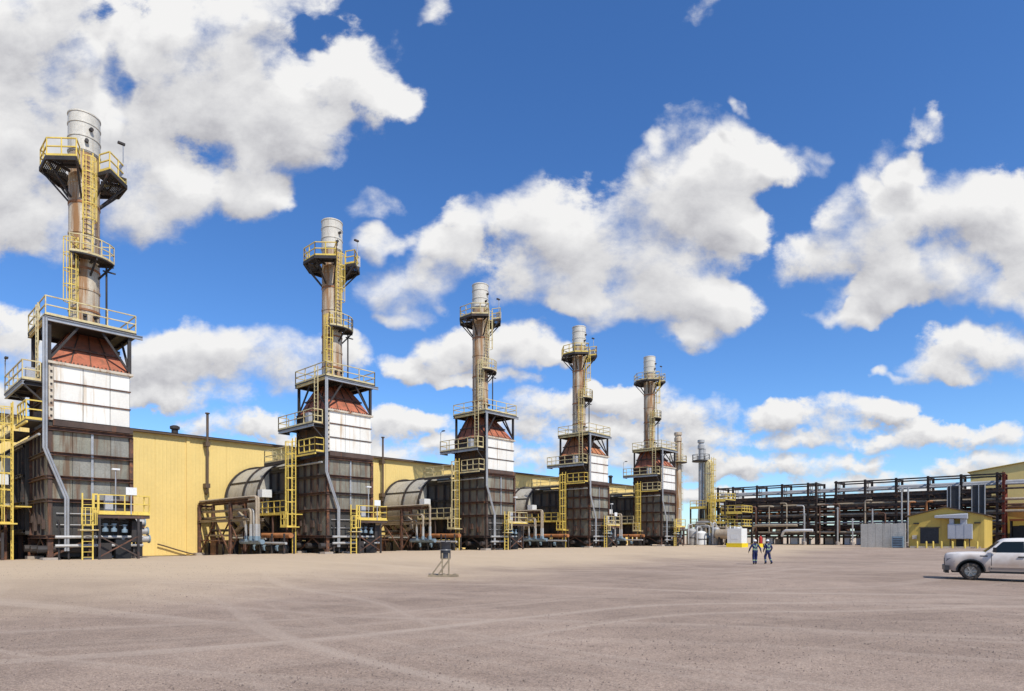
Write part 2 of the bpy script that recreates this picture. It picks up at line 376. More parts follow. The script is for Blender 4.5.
def truck_paint():
    m = bpy.data.materials.new('truck_paint'); m.use_nodes = True
    T = m.node_tree; N, L = T.nodes, T.links; b = N['Principled BSDF']
    tc = N.new('ShaderNodeTexCoord'); sp = N.new('ShaderNodeSeparateXYZ'); L.new(tc.outputs['Object'], sp.inputs[0])
    n = N.new('ShaderNodeTexNoise'); n.inputs['Scale'].default_value = 2.5; n.inputs['Detail'].default_value = 6
    L.new(tc.outputs['Object'], n.inputs['Vector'])
    a = N.new('ShaderNodeMath'); a.operation = 'MULTIPLY_ADD'; a.inputs[1].default_value = 0.9; L.new(n.outputs['Fac'], a.inputs[0])
    L.new(sp.outputs[2], a.inputs[2])
    mr = N.new('ShaderNodeMapRange'); mr.interpolation_type = 'SMOOTHSTEP'
    mr.inputs['From Min'].default_value = 0.95; mr.inputs['From Max'].default_value = 1.95
    mr.inputs['To Min'].default_value = 1; mr.inputs['To Max'].default_value = 0.22
    L.new(a.outputs[0], mr.inputs['Value'])
    mx = N.new('ShaderNodeMix'); mx.data_type = 'RGBA'
    mx.inputs[6].default_value = (0.80, 0.77, 0.725, 1); mx.inputs[7].default_value = (0.42, 0.315, 0.24, 1)
    L.new(mr.outputs[0], mx.inputs['Factor']); L.new(mx.outputs[2], b.inputs['Base Color'])
    r2 = N.new('ShaderNodeMapRange'); r2.inputs['To Min'].default_value = 0.28; r2.inputs['To Max'].default_value = 0.8
    L.new(mr.outputs[0], r2.inputs['Value']); L.new(r2.outputs[0], b.inputs['Roughness'])
    b.inputs['Coat Weight'].default_value = 0.25
    MATS['truck_paint'] = m
truck_paint()

def gravel_mat():
    m = bpy.data.materials.new('gravel'); m.use_nodes = True
    T = m.node_tree; N, L = T.nodes, T.links; b = N['Principled BSDF']
    b.inputs['Roughness'].default_value = 0.95; b.inputs['Specular IOR Level'].default_value = 0.15
    geo = N.new('ShaderNodeNewGeometry'); pos = geo.outputs['Position']
    def noise(sc, det, rg=0.6, vec=None, dist=0):
        n = N.new('ShaderNodeTexNoise'); n.inputs['Scale'].default_value = sc; n.inputs['Detail'].default_value = det
        n.inputs['Roughness'].default_value = rg; n.inputs['Distortion'].default_value = dist
        L.new(vec if vec else pos, n.inputs['Vector']); return n.outputs['Fac']
    def ma(op, a, bb=None, c=None):
        n = N.new('ShaderNodeMath'); n.operation = op
        for k, s in enumerate((a, bb, c)):
            if s is None: continue
            if isinstance(s, (int, float)): n.inputs[k].default_value = s
            else: L.new(s, n.inputs[k])
        return n.outputs[0]
    def ramp(v, lo, hi, a=0.0, bb=1.0):
        r = N.new('ShaderNodeMapRange'); r.interpolation_type = 'SMOOTHSTEP'
        r.inputs['From Min'].default_value = lo; r.inputs['From Max'].default_value = hi
        r.inputs['To Min'].default_value = a; r.inputs['To Max'].default_value = bb
        L.new(v, r.inputs['Value']); return r.outputs[0]
    def mixc(f, a, bb, mode='MIX'):
        x = N.new('ShaderNodeMix'); x.data_type = 'RGBA'; x.blend_type = mode
        if isinstance(f, float): x.inputs['Factor'].default_value = f
        else: L.new(f, x.inputs['Factor'])
        for k, s in ((6, a), (7, bb)):
            if isinstance(s, tuple): x.inputs[k].default_value = (s[0], s[1], s[2], 1)
            else: L.new(s, x.inputs[k])
        return x.outputs[2]
    # packed wheel tracks: thin bands on three families of long curves
    def tracks(ang, sc, off, warp):
        mp = N.new('ShaderNodeMapping'); mp.inputs['Rotation'].default_value = (0, 0, ang)
        mp.inputs['Location'].default_value = (off, off * 0.7, 0); L.new(pos, mp.inputs['Vector'])
        wn = N.new('ShaderNodeTexNoise'); wn.inputs['Scale'].default_value = 0.045; wn.inputs['Detail'].default_value = 1
        L.new(mp.outputs[0], wn.inputs['Vector'])
        ad = N.new('ShaderNodeVectorMath'); ad.operation = 'MULTIPLY_ADD'
        L.new(wn.outputs['Color'], ad.inputs[0]); ad.inputs[1].default_value = (warp, warp, 0); L.new(mp.outputs[0], ad.inputs[2])
        m2 = N.new('ShaderNodeMapping'); m2.inputs['Scale'].default_value = (0.02, 1, 1); L.new(ad.outputs[0], m2.inputs['Vector'])
        return noise(sc, 3, 0.65, m2.outputs[0])
    t1 = tracks(0.25, 0.8, 3, 10); t2 = tracks(-0.45, 0.7, 17, 14); t3 = tracks(0.95, 0.7, 31, 12)
    tt = ma('MAXIMUM', ma('MAXIMUM', ramp(t1, 0.50, 0.72), ramp(t2, 0.52, 0.74)), ramp(t3, 0.52, 0.76))
    patch = ramp(noise(0.12, 3), 0.35, 0.65)
    base = mixc(patch, (0.308, 0.229, 0.176), (0.390, 0.293, 0.226))
    base = mixc(ramp(noise(0.9, 5, 0.7), 0.35, 0.7), base, mixc(1.0, base, (0.84, 0.84, 0.85), 'MULTIPLY'))
    dk = ma('MAXIMUM', ramp(tracks(0.05, 0.55, 51, 16), 0.55, 0.72), ramp(tracks(-0.8, 0.5, 71, 16), 0.56, 0.74))
    base = mixc(ma('MULTIPLY', dk, 0.75), base, mixc(1.0, base, (0.80, 0.79, 0.79), 'MULTIPLY'))
    base = mixc(ma('MULTIPLY', tt, 0.66), base, (0.450, 0.358, 0.283))
    # separate stones
    vor = N.new('ShaderNodeTexVoronoi'); vor.inputs['Scale'].default_value = 42; L.new(pos, vor.inputs['Vector'])
    sp = N.new('ShaderNodeSeparateColor'); L.new(vor.outputs['Color'], sp.inputs[0])
    st = ramp(sp.outputs[0], 0.0, 1.0, 0.70, 1.24)
    cv = N.new('ShaderNodeCombineColor'); L.new(st, cv.inputs[0]); L.new(st, cv.inputs[1]); L.new(ma('MULTIPLY', st, 0.99), cv.inputs[2])
    loose = ma('MULTIPLY_ADD', tt, -0.55, 0.85)
    base = mixc(loose, base, mixc(1.0, base, cv.outputs[0], 'MULTIPLY'))
    f = noise(70, 4, 0.7)
    fm = ramp(f, 0.3, 0.7, 0.78, 1.18)
    cf = N.new('ShaderNodeCombineColor')
    for k in range(3): L.new(fm, cf.inputs[k])
    base = mixc(1.0, base, cf.outputs[0], 'MULTIPLY')
    # paler, dustier strip worn by traffic in front of the plant
    sx = N.new('ShaderNodeVectorMath'); sx.operation = 'DOT_PRODUCT'; L.new(pos, sx.inputs[0]); sx.inputs[1].default_value = (UY, -UX, 0)
    dq = ma('ADD', ma('MULTIPLY', sx.outputs['Value'], -1.0), ma('MULTIPLY', ma('SUBTRACT', noise(0.06, 3), 0.5), 22.0))
    base = mixc(ma('MULTIPLY', ramp(dq, 17, 31), 0.78), base, (0.55, 0.425, 0.285))
    # damp and oily spots
    sp2 = ma('MULTIPLY', ramp(noise(0.33, 5, 0.75), 0.62, 0.72), ramp(noise(0.07, 2), 0.45, 0.6))
    base = mixc(ma('MULTIPLY', sp2, 0.35), base, mixc(1.0, base, (0.6, 0.58, 0.57), 'MULTIPLY'))
    L.new(base, b.inputs['Base Color'])
    h = ma('MULTIPLY_ADD', vor.outputs['Distance'], -0.6, ma('MULTIPLY', noise(18, 6, 0.7), 0.8))
    bp = N.new('ShaderNodeBump'); bp.inputs['Strength'].default_value = 0.6; bp.inputs['Distance'].default_value = 0.035
    L.new(h, bp.inputs['Height']); L.new(bp.outputs[0], b.inputs['Normal'])
    MATS['gravel'] = m
gravel_mat()

# ------------------------------------------------------------------ mesh builder
class MB:
    def __init__(s): s.v = []; s.f = []
    def add(s, vs, fs):
        o = len(s.v); s.v += [tuple(v) for v in vs]; s.f += [tuple(i + o for i in f) for f in fs]; return s
    def box(s, x0, x1, y0, y1, z0, z1):
        return s.add([(x0,y0,z0),(x1,y0,z0),(x1,y1,z0),(x0,y1,z0),(x0,y0,z1),(x1,y0,z1),(x1,y1,z1),(x0,y1,z1)],
                     [(3,2,1,0),(4,5,6,7),(0,1,5,4),(1,2,6,5),(2,3,7,6),(3,0,4,7)])
    def bar(s, p, q, w, h=None):
        p, q = Vector(p), Vector(q); h = h or w; d = (q - p)
        if d.length < 1e-6: return s
        d.normalize(); up = Vector((0, 0, 1)) if abs(d.z) < 0.95 else Vector((0, 1, 0))
        a = d.cross(up).normalized() * (w / 2); b = a.cross(d).normalized() * (h / 2)
        vs = [e + sa * a + sb * b for e in (p, q) for sa, sb in ((-1,-1),(1,-1),(1,1),(-1,1))]
        return s.add(vs, [(0,1,2,3),(7,6,5,4),(0,4,5,1),(1,5,6,2),(2,6,7,3),(3,7,4,0)])
    def ibeam(s, p, q, w, h, t=0.025):
        p, q = Vector(p), Vector(q); d = (q - p).normalized()
        up = Vector((0, 0, 1)) if abs(d.z) < 0.95 else Vector((0, 1, 0))
        a = d.cross(up).normalized(); b = a.cross(d).normalized()
        s.bar(p + b * (h/2 - t/2), q + b * (h/2 - t/2), w, t); s.bar(p - b * (h/2 - t/2), q - b * (h/2 - t/2), w, t)
        return s.bar(p, q, t, h - 2 * t)
    def tube(s, pts, r, n=8, closed=False):
        pts = [Vector(p) for p in pts]; m = len(pts); o = len(s.v); prev = None
        for i, p in enumerate(pts):
            if closed: d = pts[(i + 1) % m] - pts[i - 1]
            else: d = pts[min(i + 1, m - 1)] - pts[max(i - 1, 0)]
            d.normalize()
            if prev is None:
                up = Vector((0, 0, 1)) if abs(d.z) < 0.9 else Vector((1, 0, 0)); a = d.cross(up).normalized()
            else:
                a = (prev - d * prev.dot(d)); a = a.normalized() if a.length > 1e-5 else d.cross(Vector((0.3, 0.5, 0.8))).normalized()
            prev = a; b = d.cross(a)
            # keep the bore at bends
            k = 1.0
            if 0 < i < m - 1 and not closed:
                e1 = (pts[i] - pts[i-1]).normalized(); e2 = (pts[i+1] - pts[i]).normalized()
                k = 1.0 / max(0.6, math.cos(e1.angle(e2, 0.0) / 2))
            for j in range(n):
                t = 2 * PI * j / n; s.v.append(tuple(p + (a * math.cos(t) + b * math.sin(t)) * r * k))
        for i in range(m if closed else m - 1):
            i2 = (i + 1) % m
            for j in range(n):
                j2 = (j + 1) % n
                s.f.append((o + i*n + j, o + i*n + j2, o + i2*n + j2, o + i2*n + j))
        if not closed:
            s.f.append(tuple(o + j for j in range(n))[::-1]); s.f.append(tuple(o + (m-1)*n + j for j in range(n)))
        return s
    def lathe(s, prof, n=24, c=(0, 0, 0), axis='z', caps=True):
        o = len(s.v)
        for r, z in prof:
            for j in range(n):
                t = 2 * PI * j / n; a, b = r * math.cos(t), r * math.sin(t)
                if axis == 'z': s.v.append((c[0] + a, c[1] + b, c[2] + z))
                elif axis == 'y': s.v.append((c[0] + b, c[1] + z, c[2] + a))
                else: s.v.append((c[0] + z, c[1] + a, c[2] + b))
        for i in range(len(prof) - 1):
            for j in range(n):
                j2 = (j + 1) % n; s.f.append((o + i*n + j, o + i*n + j2, o + (i+1)*n + j2, o + (i+1)*n + j))
        if caps:
            s.f.append(tuple(o + j for j in range(n))[::-1]); s.f.append(tuple(o + (len(prof)-1)*n + j for j in range(n)))
        return s
    def prism(s, poly, z0, z1):
        n = len(poly)
        return s.add([(x, y, z0) for x, y in poly] + [(x, y, z1) for x, y in poly],
              [tuple(range(n))[::-1], tuple(range(n, 2*n))] + [(i, (i+1) % n, (i+1) % n + n, i + n) for i in range(n)])
    def sector(s, r0, r1, a0, a1, z0, z1, n=8):
        o = len(s.v)
        for i in range(n + 1):
            t = a0 + (a1 - a0) * i / n
            for r, z in ((r0, z0), (r1, z0), (r1, z1), (r0, z1)):
                s.v.append((r * math.cos(t), r * math.sin(t), z))
        for i in range(n):
            b = o + 4 * i
            for k in range(4):
                k2 = (k + 1) % 4; s.f.append((b + k, b + k + 4, b + k2 + 4, b + k2))
        s.f.append((o, o+1, o+2, o+3)); e = o + 4*n; s.f.append((e+3, e+2, e+1, e))
        return s
    def build(s, name, m=None, parent=None, smooth=False, fix=True, loc=None, angle=35):
        me = bpy.data.meshes.new(name); me.from_pydata(s.v, [], s.f)
        if fix:
            bm = bmesh.new(); bm.from_mesh(me); bmesh.ops.recalc_face_normals(bm, faces=bm.faces[:]); bm.to_mesh(me); bm.free()
        if smooth:
            me.polygons.foreach_set('use_smooth', [True] * len(me.polygons))
            me.set_sharp_from_angle(angle=R(angle))
        if m: me.materials.append(MATS[m])
        return link(name, me, parent, loc)
def link(name, me, parent=None, loc=None):
    o = bpy.data.objects.new(name, me); COL.objects.link(o)
    if parent is not None: o.parent = parent
    if loc is not None: o.location = loc
    return o
def tag(o, label=None, cat=None, group=None, kind=None):
    for k, v in (('label', label), ('category', cat), ('group', group), ('kind', kind)):
        if v: o[k] = v
    return o
def thing(name, label, cat, p=None, q=None, z=0.0, rot=ANG, group=None, loc=None):
    o = bpy.data.objects.new(name, None); COL.objects.link(o)
    o.empty_display_size = 0.3
    o.location = loc if loc is not None else W(p, q, z); o.rotation_euler = (0, 0, rot)
    return tag(o, label, cat, group)
def copy_tree(o, parent=None):
    c = o.copy(); COL.objects.link(c); c.parent = parent
    for ch in list(o.children): copy_tree(ch, c)
    return c

# reusable steelwork
def rail_mesh(path, h=1.07, closed=False, spacing=1.5, r=0.028, toe=True, base=0.0):
    b = MB(); pts = [Vector(p) for p in path]; r *= 0.95
    segs = list(zip(pts, pts[1:] + ([pts[0]] if closed else [])))
    if not closed: segs = segs[:len(pts) - 1]
    for a, c in segs:
        n = max(1, round((c - a).length / spacing))
        for k in range(n + 1):
            p = a.lerp(c, k / n); b.bar((p.x, p.y, p.z + base), (p.x, p.y, p.z + h), 2 * r)
        for zz in (h, h * 0.53):
            b.bar(a + Vector((0, 0, zz)), c + Vector((0, 0, zz)), 2 * r)
        if toe: b.bar(a + Vector((0, 0, 0.07)), c + Vector((0, 0, 0.07)), 0.02, 0.14)
    return b
def ladder(parent, x, y, z0, z1, ang, m='yellow_paint', cage=None, width=0.5, r=0.03, cage_r=0.38, stand=0.0):
    """ladder climbing along z; ang is the direction its climbing side faces"""
    d = Vector((math.cos(ang), math.sin(ang), 0)); t = Vector((-d.y, d.x, 0)); c = Vector((x, y, 0))
    b = MB(); r *= 1.0
    for sgn in (-1, 1):
        e = c + t * sgn * width / 2; b.bar((e.x, e.y, z0), (e.x, e.y, z1), 2 * r, 2 * r)
    z = z0 + 0.3
    while z < z1 - 0.1:
        p, q = c - t * width / 2, c + t * width / 2; b.bar((p.x, p.y, z), (q.x, q.y, z), 0.03); z += 0.3
    lo = b.build('ladder', m, parent)
    if cage is not None:
        g = MB(); zs = []; z = cage
        while z <= z1 + 0.01: zs.append(z); z += 0.95
        angs = [R(a) for a in (-115, -75, -38, 0, 38, 75, 115)]
        def pt(a, zz):
            w = c + d * (cage_r * 0.75) ; v = w + d * math.cos(a) * cage_r + t * math.sin(a) * cage_r; return Vector((v.x, v.y, zz))
        for k, zz in enumerate(zs):
            pr = [c + t * -width / 2 + Vector((0, 0, zz))] + [pt(a, zz) for a in angs] + [c + t * width / 2 + Vector((0, 0, zz))]
            for a, e in zip(pr, pr[1:]): g.bar(a, e, 0.02, 0.052)
        for a in angs[1:-1]: g.bar(pt(a, zs[0]), pt(a, zs[-1]), 0.042, 0.018)
        g.build('cage', m, lo)
    return lo

# ------------------------------------------------------------------ ground
def build_ground():
    def axis(lo, hi, fine_lo, fine_hi, step):
        a = []; x = fine_lo
        while x <= fine_hi: a.append(x); x += step
        g, x = step, fine_hi
        while x < hi: g *= 1.35; x += g; a.append(min(x, hi))
        g, x = step, fine_lo
        while x > lo: g *= 1.35; x -= g; a.insert(0, max(x, lo))
        return a
    ps = axis(-5000, 5000, -20, 140, 1.4); qs = axis(-5000, 5000, -70, 25, 1.0)
    rnd = random.Random(3); v = []; f = []
    for p in ps:
        for q in qs:
            z = gz(p, q)
            near = 1 - smooth(math.hypot(p, q), 150, 400)
            z += near * 0.018 * (math.sin(p * 0.31 + 1.3 * math.sin(q * 0.17)) + math.sin(q * 0.43 + p * 0.12) + 0.5 * rnd.uniform(-1, 1))
            w = W(p, q, z); v.append(tuple(w))
    n = len(qs)
    for i in range(len(ps) - 1):
        for j in range(n - 1): f.append((i*n + j, i*n + j + 1, (i+1)*n + j + 1, (i+1)*n + j))
    b = MB(); b.v = v; b.f = f
    o = b.build('gravel_yard', 'gravel', None, smooth=True, angle=80); tag(o, kind='structure')
    # loose stones lying on the near part of the yard
    s = MB(); rnd = random.Random(11)
    for k in range(15000):
        Y = 6.5 + 26 * rnd.random() ** 1.8; X = (rnd.random() * 2 - 1) * (Y * 0.9 + 1)
        p, q = X * UX + Y * UY, X * UY - Y * UX
        r = rnd.uniform(0.006, 0.019) * (1.6 if rnd.random() < 0.04 else 1)
        c = Vector((X, Y, gz(p, q) + r * 0.1 + 0.012)); a = rnd.random() * 6.3
        pts = []
        for t in range(5):
            e = a + t * 1.2566; rr = r * rnd.uniform(0.75, 1.2); pts.append(c + Vector((math.cos(e) * rr, math.sin(e) * rr, -0.5 * r)))
        top = c + Vector((rnd.uniform(-.3, .3) * r, rnd.uniform(-.3, .3) * r, r * rnd.uniform(0.4, 0.8)))
        s.add(pts + [top], [(t, (t + 1) % 5, 5) for t in range(5)])
    st = s.build('loose_stones', 'stone', None, fix=False)
    tag(st, 'small loose grey brown stones scattered over the gravel yard', 'gravel', kind='stuff')
build_ground()

# ------------------------------------------------------------------ turbine hall behind the towers
WALLQ = -58.2
def corrugated(width, height, pitch=0.30, depth=0.011):
    b = MB(); x = 0; prof = []
    while x < width - 1e-6:
        for dx, y in ((0, 0), (0.62, 0), (0.72, -depth), (0.90, -depth), (1.0, 0)):
            prof.append((min(width, x + dx * pitch), y))
        x += pitch
    pr = []
    for q in prof:
        if not pr or q[0] > pr[-1][0] + 1e-6: pr.append(q)
    n = len(pr)
    b.v = [(x, y, 0) for x, y in pr] + [(x, y, height) for x, y in pr]
    b.f = [(i, i + 1, i + 1 + n, i + n) for i in range(n - 1)]
    return b
hall = thing('turbine_hall', 'long yellow sheet metal hall running behind the five towers', 'building', 0, WALLQ, 0)
HW, HH = 6.0, 11.15
b0 = corrugated(HW - 0.04, HH); pm = None
for k in range(-3, 16):
    if pm is None:
        o = b0.build('wall_panel', 'yellow_sheet', hall, fix=False); pm = o.data
    else: o = link('wall_panel', pm, hall)
    o.location = (k * HW, 0, -0.1)
MB().box(-18, 96, 0.06, 30, -0.1, 10.9).build('inner_wall', 'yellow_sheet', hall)
rf = MB()
rf.add([(-18.4, -0.45, 11.06), (96.4, -0.45, 11.06), (96.4, 15, 12.3), (-18.4, 15, 12.3), (96.4, 30.4, 11.06), (-18.4, 30.4, 11.06)], [(0,1,2,3),(3,2,4,5)])
roof = rf.build('roof', 'brown_trim', hall)
MB().box(-18.4, 96.4, -0.40, -0.06, 10.86, 11.055).build('eave_trim', 'brown_trim', roof)
for lx in (2.0, 20.5, 38.0, 56.0, 74.0):
    MB().box(lx, lx + 0.28, -0.10, -0.012, 0.2, 10.86).build('downpipe', 'yellow_sheet', hall)
MB().box(-18, 96, -0.05, -0.008, -0.1, 0.35).build('base_flashing', 'brown_trim', hall)
for lx in (27.2, 30.4):
    pass

def hall_vent(lx, ztop, zbot, label):
    t = thing('wall_vent', label, 'vent pipe', lx, WALLQ + 0.55, 0, group='vent pipes on the hall wall')
    MB().tube([(0, 0, zbot + 0.4), (0, 0, ztop)], 0.11, 10).build('pipe', 'brown_trim', t, smooth=True)
    MB().tube([(0, 0.35, zbot), (0, 0.12, zbot + 0.08), (0, 0, zbot + 0.4)], 0.13, 10).build('elbow', 'brown_trim', t, smooth=True)
    MB().lathe([(0.11, 0), (0.2, 0.03), (0.2, 0.12), (0.11, 0.14)], 12, (0, 0, ztop - 0.12)).build('cap', 'brown_trim', t)
    for z in (zbot + 0.5, (zbot + ztop) / 2 + 0.6):
        MB().box(-0.2, 0.2, -0.14, 0.5, z, z + 0.4).build('bracket', 'brown_trim', t)
    return t
def p_on_wall(x, q=WALLQ):
    r = (x - 512) / 610; Z = -q / (UX - r * UY); return r * Z * UX + Z * UY
hall_vent(22.1, 13.2, 5.9, 'brown vent pipe on the hall wall between first and second tower')
hall_vent(41.2, 13.3, 6.0, 'brown vent pipe on the hall wall between second and third tower')
# hose sloping down the wall near the first tower
hs = MB(); hs.tube([(p_ - 0, 0, z) for p_, z in ((18.1, 1.35), (18.6, 1.2), (19.6, 0.85), (20.7, 0.5), (21.6, 0.30))], 0.06, 8)
ho = hs.build('drain_hose', 'brown_trim', None, smooth=True); ho.location = W(0, WALLQ + 0.25, 0); ho.rotation_euler = (0, 0, ANG)
tag(ho, 'thin brown hose sloping down the yellow wall beside the first tower', 'hose')
for lx, h, lab in ((20.9, 0.9, 'single short dark vent on the hall roof beside the first tower'), (93.0, 1.6, 'left one of two short dark vents above the hall roof beside the fifth tower'),
                   (94.6, 1.6, 'right one of two short dark vents above the hall roof beside the fifth tower')):
    t = thing('roof_vent', lab, 'roof vent', lx, WALLQ - 4, 11.25, group='vents on the hall roof')
    MB().lathe([(0.28, 0), (0.28, h)], 14).build('pipe', 'dark_steel', t, smooth=True)
    MB().lathe([(0.28, 0), (0.42, 0.06), (0.42, 0.3), (0.2, 0.4)], 14, (0, 0, h - 0.1)).build('cowl', 'dark_steel', t)

# ------------------------------------------------------------------ the steam generator towers
A0, A1, B0, B1 = -2.48, 1.72, -3.30, 1.22     # plan of the casing (along the row, towards the hall)
def make_tower():
    t = thing('steam_generator_tower', '-', 'tower', 0, 0)
    # concrete footings and legs
    for x in (A0 + 0.15, (A0 + A1) / 2, A1 - 0.15):
        for y in (B0 + 0.15, B1 - 0.15):
            MB().box(x - 0.4, x + 0.4, y - 0.4, y + 0.4, -0.7, 0.08).build('footing', 'concrete', t)
            MB().ibeam((x, y, 0.08), (x, y, 1.25), 0.26, 0.26).build('leg', 'rust_beam', t)
    for x, y, x2, y2 in ((A0 + .15, B0 + .1, -0.4, B0 + .1), (-0.4, B0 + .1, A1 - .15, B0 + .1), (A0 + .1, B0 + .15, A0 + .1, -1.1), (A0 + .1, B1 - .15, A0 + .1, -1.1)):
        br = MB(); br.bar((x, y, 0.15), (x2, y2, 1.15), 0.09, 0.12); br.build('brace', 'rust_beam', t)
    for y in (B0 + 0.3, -1.0, B1 - 0.5):
        MB().tube([(A0 - 0.4, y, 0.55), (A1 + 0.4, y, 0.55)], 0.22, 10).build('drain_header', 'dark_steel', t, smooth=True)
    MB().box(A0 + 0.6, A1 - 0.4, B0 + 0.5, B1 - 0.3, 0.1, 1.2).build('burner_box', 'black', t)
    # casing with panels and stiffening beams
    body = MB().box(A0 + 0.10, A1 - 0.08, B0 + 0.10, B1, 1.2, 11.2).build('casing', 'panel_dark', t)
    rows = [(1.36, 3.24), (3.44, 4.56), (4.76, 5.90), (6.10, 7.30)]
    def panel(face, u0, u1, z0, z1, m, proud=0.05, rib=False):
        g = 0.015
        if face == 'front': bb = MB().box(u0 + g, u1 - g, B0 + 0.10 - proud, B0 + 0.11, z0, z1)
        elif face == 'right': bb = MB().box(A1 - 0.09, A1 - 0.08 + proud, u0 + g, u1 - g, z0, z1)
        else: bb = MB().box(A0 + 0.10 - proud, A0 + 0.11, u0 + g, u1 - g, z0, z1)
        if rib:
            um = (u0 + u1) / 2
            if face == 'front': bb.box(um - 0.02, um + 0.02, B0 + 0.10 - proud - 0.03, B0 + 0.10 - proud, z0, z1)
        return bb.build('panel', m, body)
    nf = 4; w = (A1 - A0 - 0.36) / nf
    for ri, (z0, z1) in enumerate(rows):
        for k in range(nf):
            x0 = A0 + 0.22 + k * w + (0.05 if k == 2 else 0)
            panel('front', x0, A0 + 0.22 + (k + 1) * w - (0.05 if k == 1 else 0), z0, z1, 'panel_dark' if ri == 0 else 'panel_grey')
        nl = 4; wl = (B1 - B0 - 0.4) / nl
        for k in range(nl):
            panel('left', B0 + 0.25 + k * wl, B0 + 0.25 + (k + 1) * wl, z0, z1, 'panel_left_shade')
        panel('right', B0 + 0.25, -1.1, z0, z1, 'panel_grey'); panel('right', -1.1, B1 - 0.1, z0, z1, 'panel_grey')
    for z in (1.95, 2.6):
        MB().tube([(A0 + 0.4, B0 - 0.05, z), (A1 - 0.3, B0 - 0.05, z)], 0.03, 6).build('tube', 'pipe_grey', body)
    # white upper panels
    xs = [A0 + 0.30, -0.78, 0.58, A1 - 0.10]
    wz = [(7.98, 9.02), (9.08, 10.10), (10.16, 11.10)]
    for z0, z1 in wz:
        for x0, x1 in zip(xs, xs[1:]): panel('front', x0, x1, z0, z1, 'white_panel', 0.07)
        for y0, y1 in ((B0 + 0.3, -1.1), (-1.1, B1 - 0.1)):
            panel('right', y0, y1, z0, z1, 'white_panel', 0.05)
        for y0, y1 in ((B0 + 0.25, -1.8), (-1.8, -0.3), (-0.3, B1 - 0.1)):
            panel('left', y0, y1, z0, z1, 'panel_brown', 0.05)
    for z in (9.05, 10.13):
        MB().box(xs[0] - 0.02, A1 - 0.05, B0 - 0.03, B0 + 0.05, z - 0.035, z + 0.035).build('band', 'rust_beam', body)
    st = MB().box(A0 + 0.06, A0 + 0.29, B0 + 0.0, B0 + 0.10, 7.9, 11.2); st.build('corner_strip', 'beige_trim', body)
    bolts = MB()
    for k in range(9): z = 8.1 + k * 0.36; bolts.box(A0 + 0.13, A0 + 0.23, B0 - 0.05, B0, z, z + 0.09)
    bolts.build('bolt_row', 'dark_steel', body)
    MB().box(A0 - 0.02, A1 + 0.06, B0 - 0.10, B0 + 0.10, 11.10, 11.24).build('top_flange', 'beige_trim', body)
    MB().box(A1 - 0.03, A1 + 0.05, B0 + 0.12, B1, 11.11, 11.23).build('top_flange', 'beige_trim', body)
    tb = MB(); x = A0 + 0.2
    while x < A1 - 0.1: tb.box(x, x + 0.07, B0 - 0.07, B0 - 0.01, 11.24, 11.34); x += 0.2
    tb.build('bolt_row', 'rust_beam', body)
    # horizontal beams
    for z, h in ((1.26, 0.2), (3.34, 0.2), (4.66, 0.2), (6.0, 0.2), (7.42, 0.22)):
        MB().ibeam((A0 - 0.02, B0 - 0.02, z), (A1 + 0.05, B0 - 0.02, z), 0.26, h).build('beam', 'rust_beam', body)
        MB().ibeam((A0 - 0.02, B0 + 0.13, z), (A0 - 0.02, B1 + 0.05, z), 0.26, h).build('beam', 'rust_beam', body)
        MB().ibeam((A1 + 0.02, B0 + 0.13, z), (A1 + 0.02, B1 + 0.05, z), 0.22, h).build('beam', 'rust_beam', body)
    MB().box(A0 + 0.25, A1 + 0.04, B0 - 0.12, B0 + 0.08, 7.58, 7.92).build('beam', 'panel_brown', body)
    for z in (9.05, 10.13, 11.1):
        MB().ibeam((A0 - 0.02, B0 + 0.13, z), (A0 - 0.02, B1 + 0.05, z), 0.22, 0.2).build('beam', 'rust_beam', body)
    # vertical stiffeners
    xm = A0 + 0.22 + 2 * w
    MB().ibeam((xm, B0 + 0.0, 3.44), (xm, B0 + 0.0, 7.3), 0.12, 0.10).build('stiffener', 'galvanised', body)
    for x in (A0 + 0.12, A1 - 0.03):
        MB().ibeam((x, B0 + 0.0, 1.37), (x, B0 + 0.0, 7.30), 0.2, 0.16).build('column', 'rust_beam', body)
    MB().ibeam((A0 + 0.02, B1 - 0.1, 1.37), (A0 + 0.02, B1 - 0.1, 11.0), 0.2, 0.16).build('column', 'rust_beam', body)
    for k in range(1, 4):
        y = B0 + 0.25 + k * (B1 - B0 - 0.4) / 4
        for z0, z1 in rows: MB().ibeam((A0 + 0.0, y, z0), (A0 + 0.0, y, z1), 0.10, 0.14).build('stiffener', 'panel_brown', body)
    for k, (y, z) in enumerate(((-2.6, 1.7), (-1.5, 2.0), (-0.3, 1.6), (0.5, 2.1))):
        MB().box(A0 - 0.12, A0 + 0.04, y, y + 0.4, z, z + 0.55).build('inspection_box', 'panel_brown', body)
    # hood
    def ring(k, z, e=0.0):
        f = (k)
        s = 0.96
        x0 = A0 + 0.12 + (-s - A0 - 0.12) * f - e; x1 = A1 - 0.1 + (s - A1 + 0.1) * f + e
        y0 = B0 + 0.12 + (-s - B0 - 0.12) * f - e; y1 = B1 - 0.02 + (s - B1 + 0.02) * f + e
        return [(x0, y0, z), (x1, y0, z), (x1, y1, z), (x0, y1, z)]
    def frus(a, b_):
        return MB().add(a + b_, [(0,1,5,4),(1,2,6,5),(2,3,7,6),(3,0,4,7),(3,2,1,0),(4,5,6,7)])
    hood = frus(ring(0, 11.24), ring(0.45, 12.35)).build('hood', 'hood_red', t)
    frus(ring(0.45, 12.35, 0.1), ring(0.45, 12.47, 0.1)).build('ledge', 'rust_beam', hood)
    frus(ring(0.45, 12.47), ring(1.0, 13.70)).build('upper_hood', 'hood_red', hood)
    rb = [(-0.55, ), (0.1,), (0.7,)]
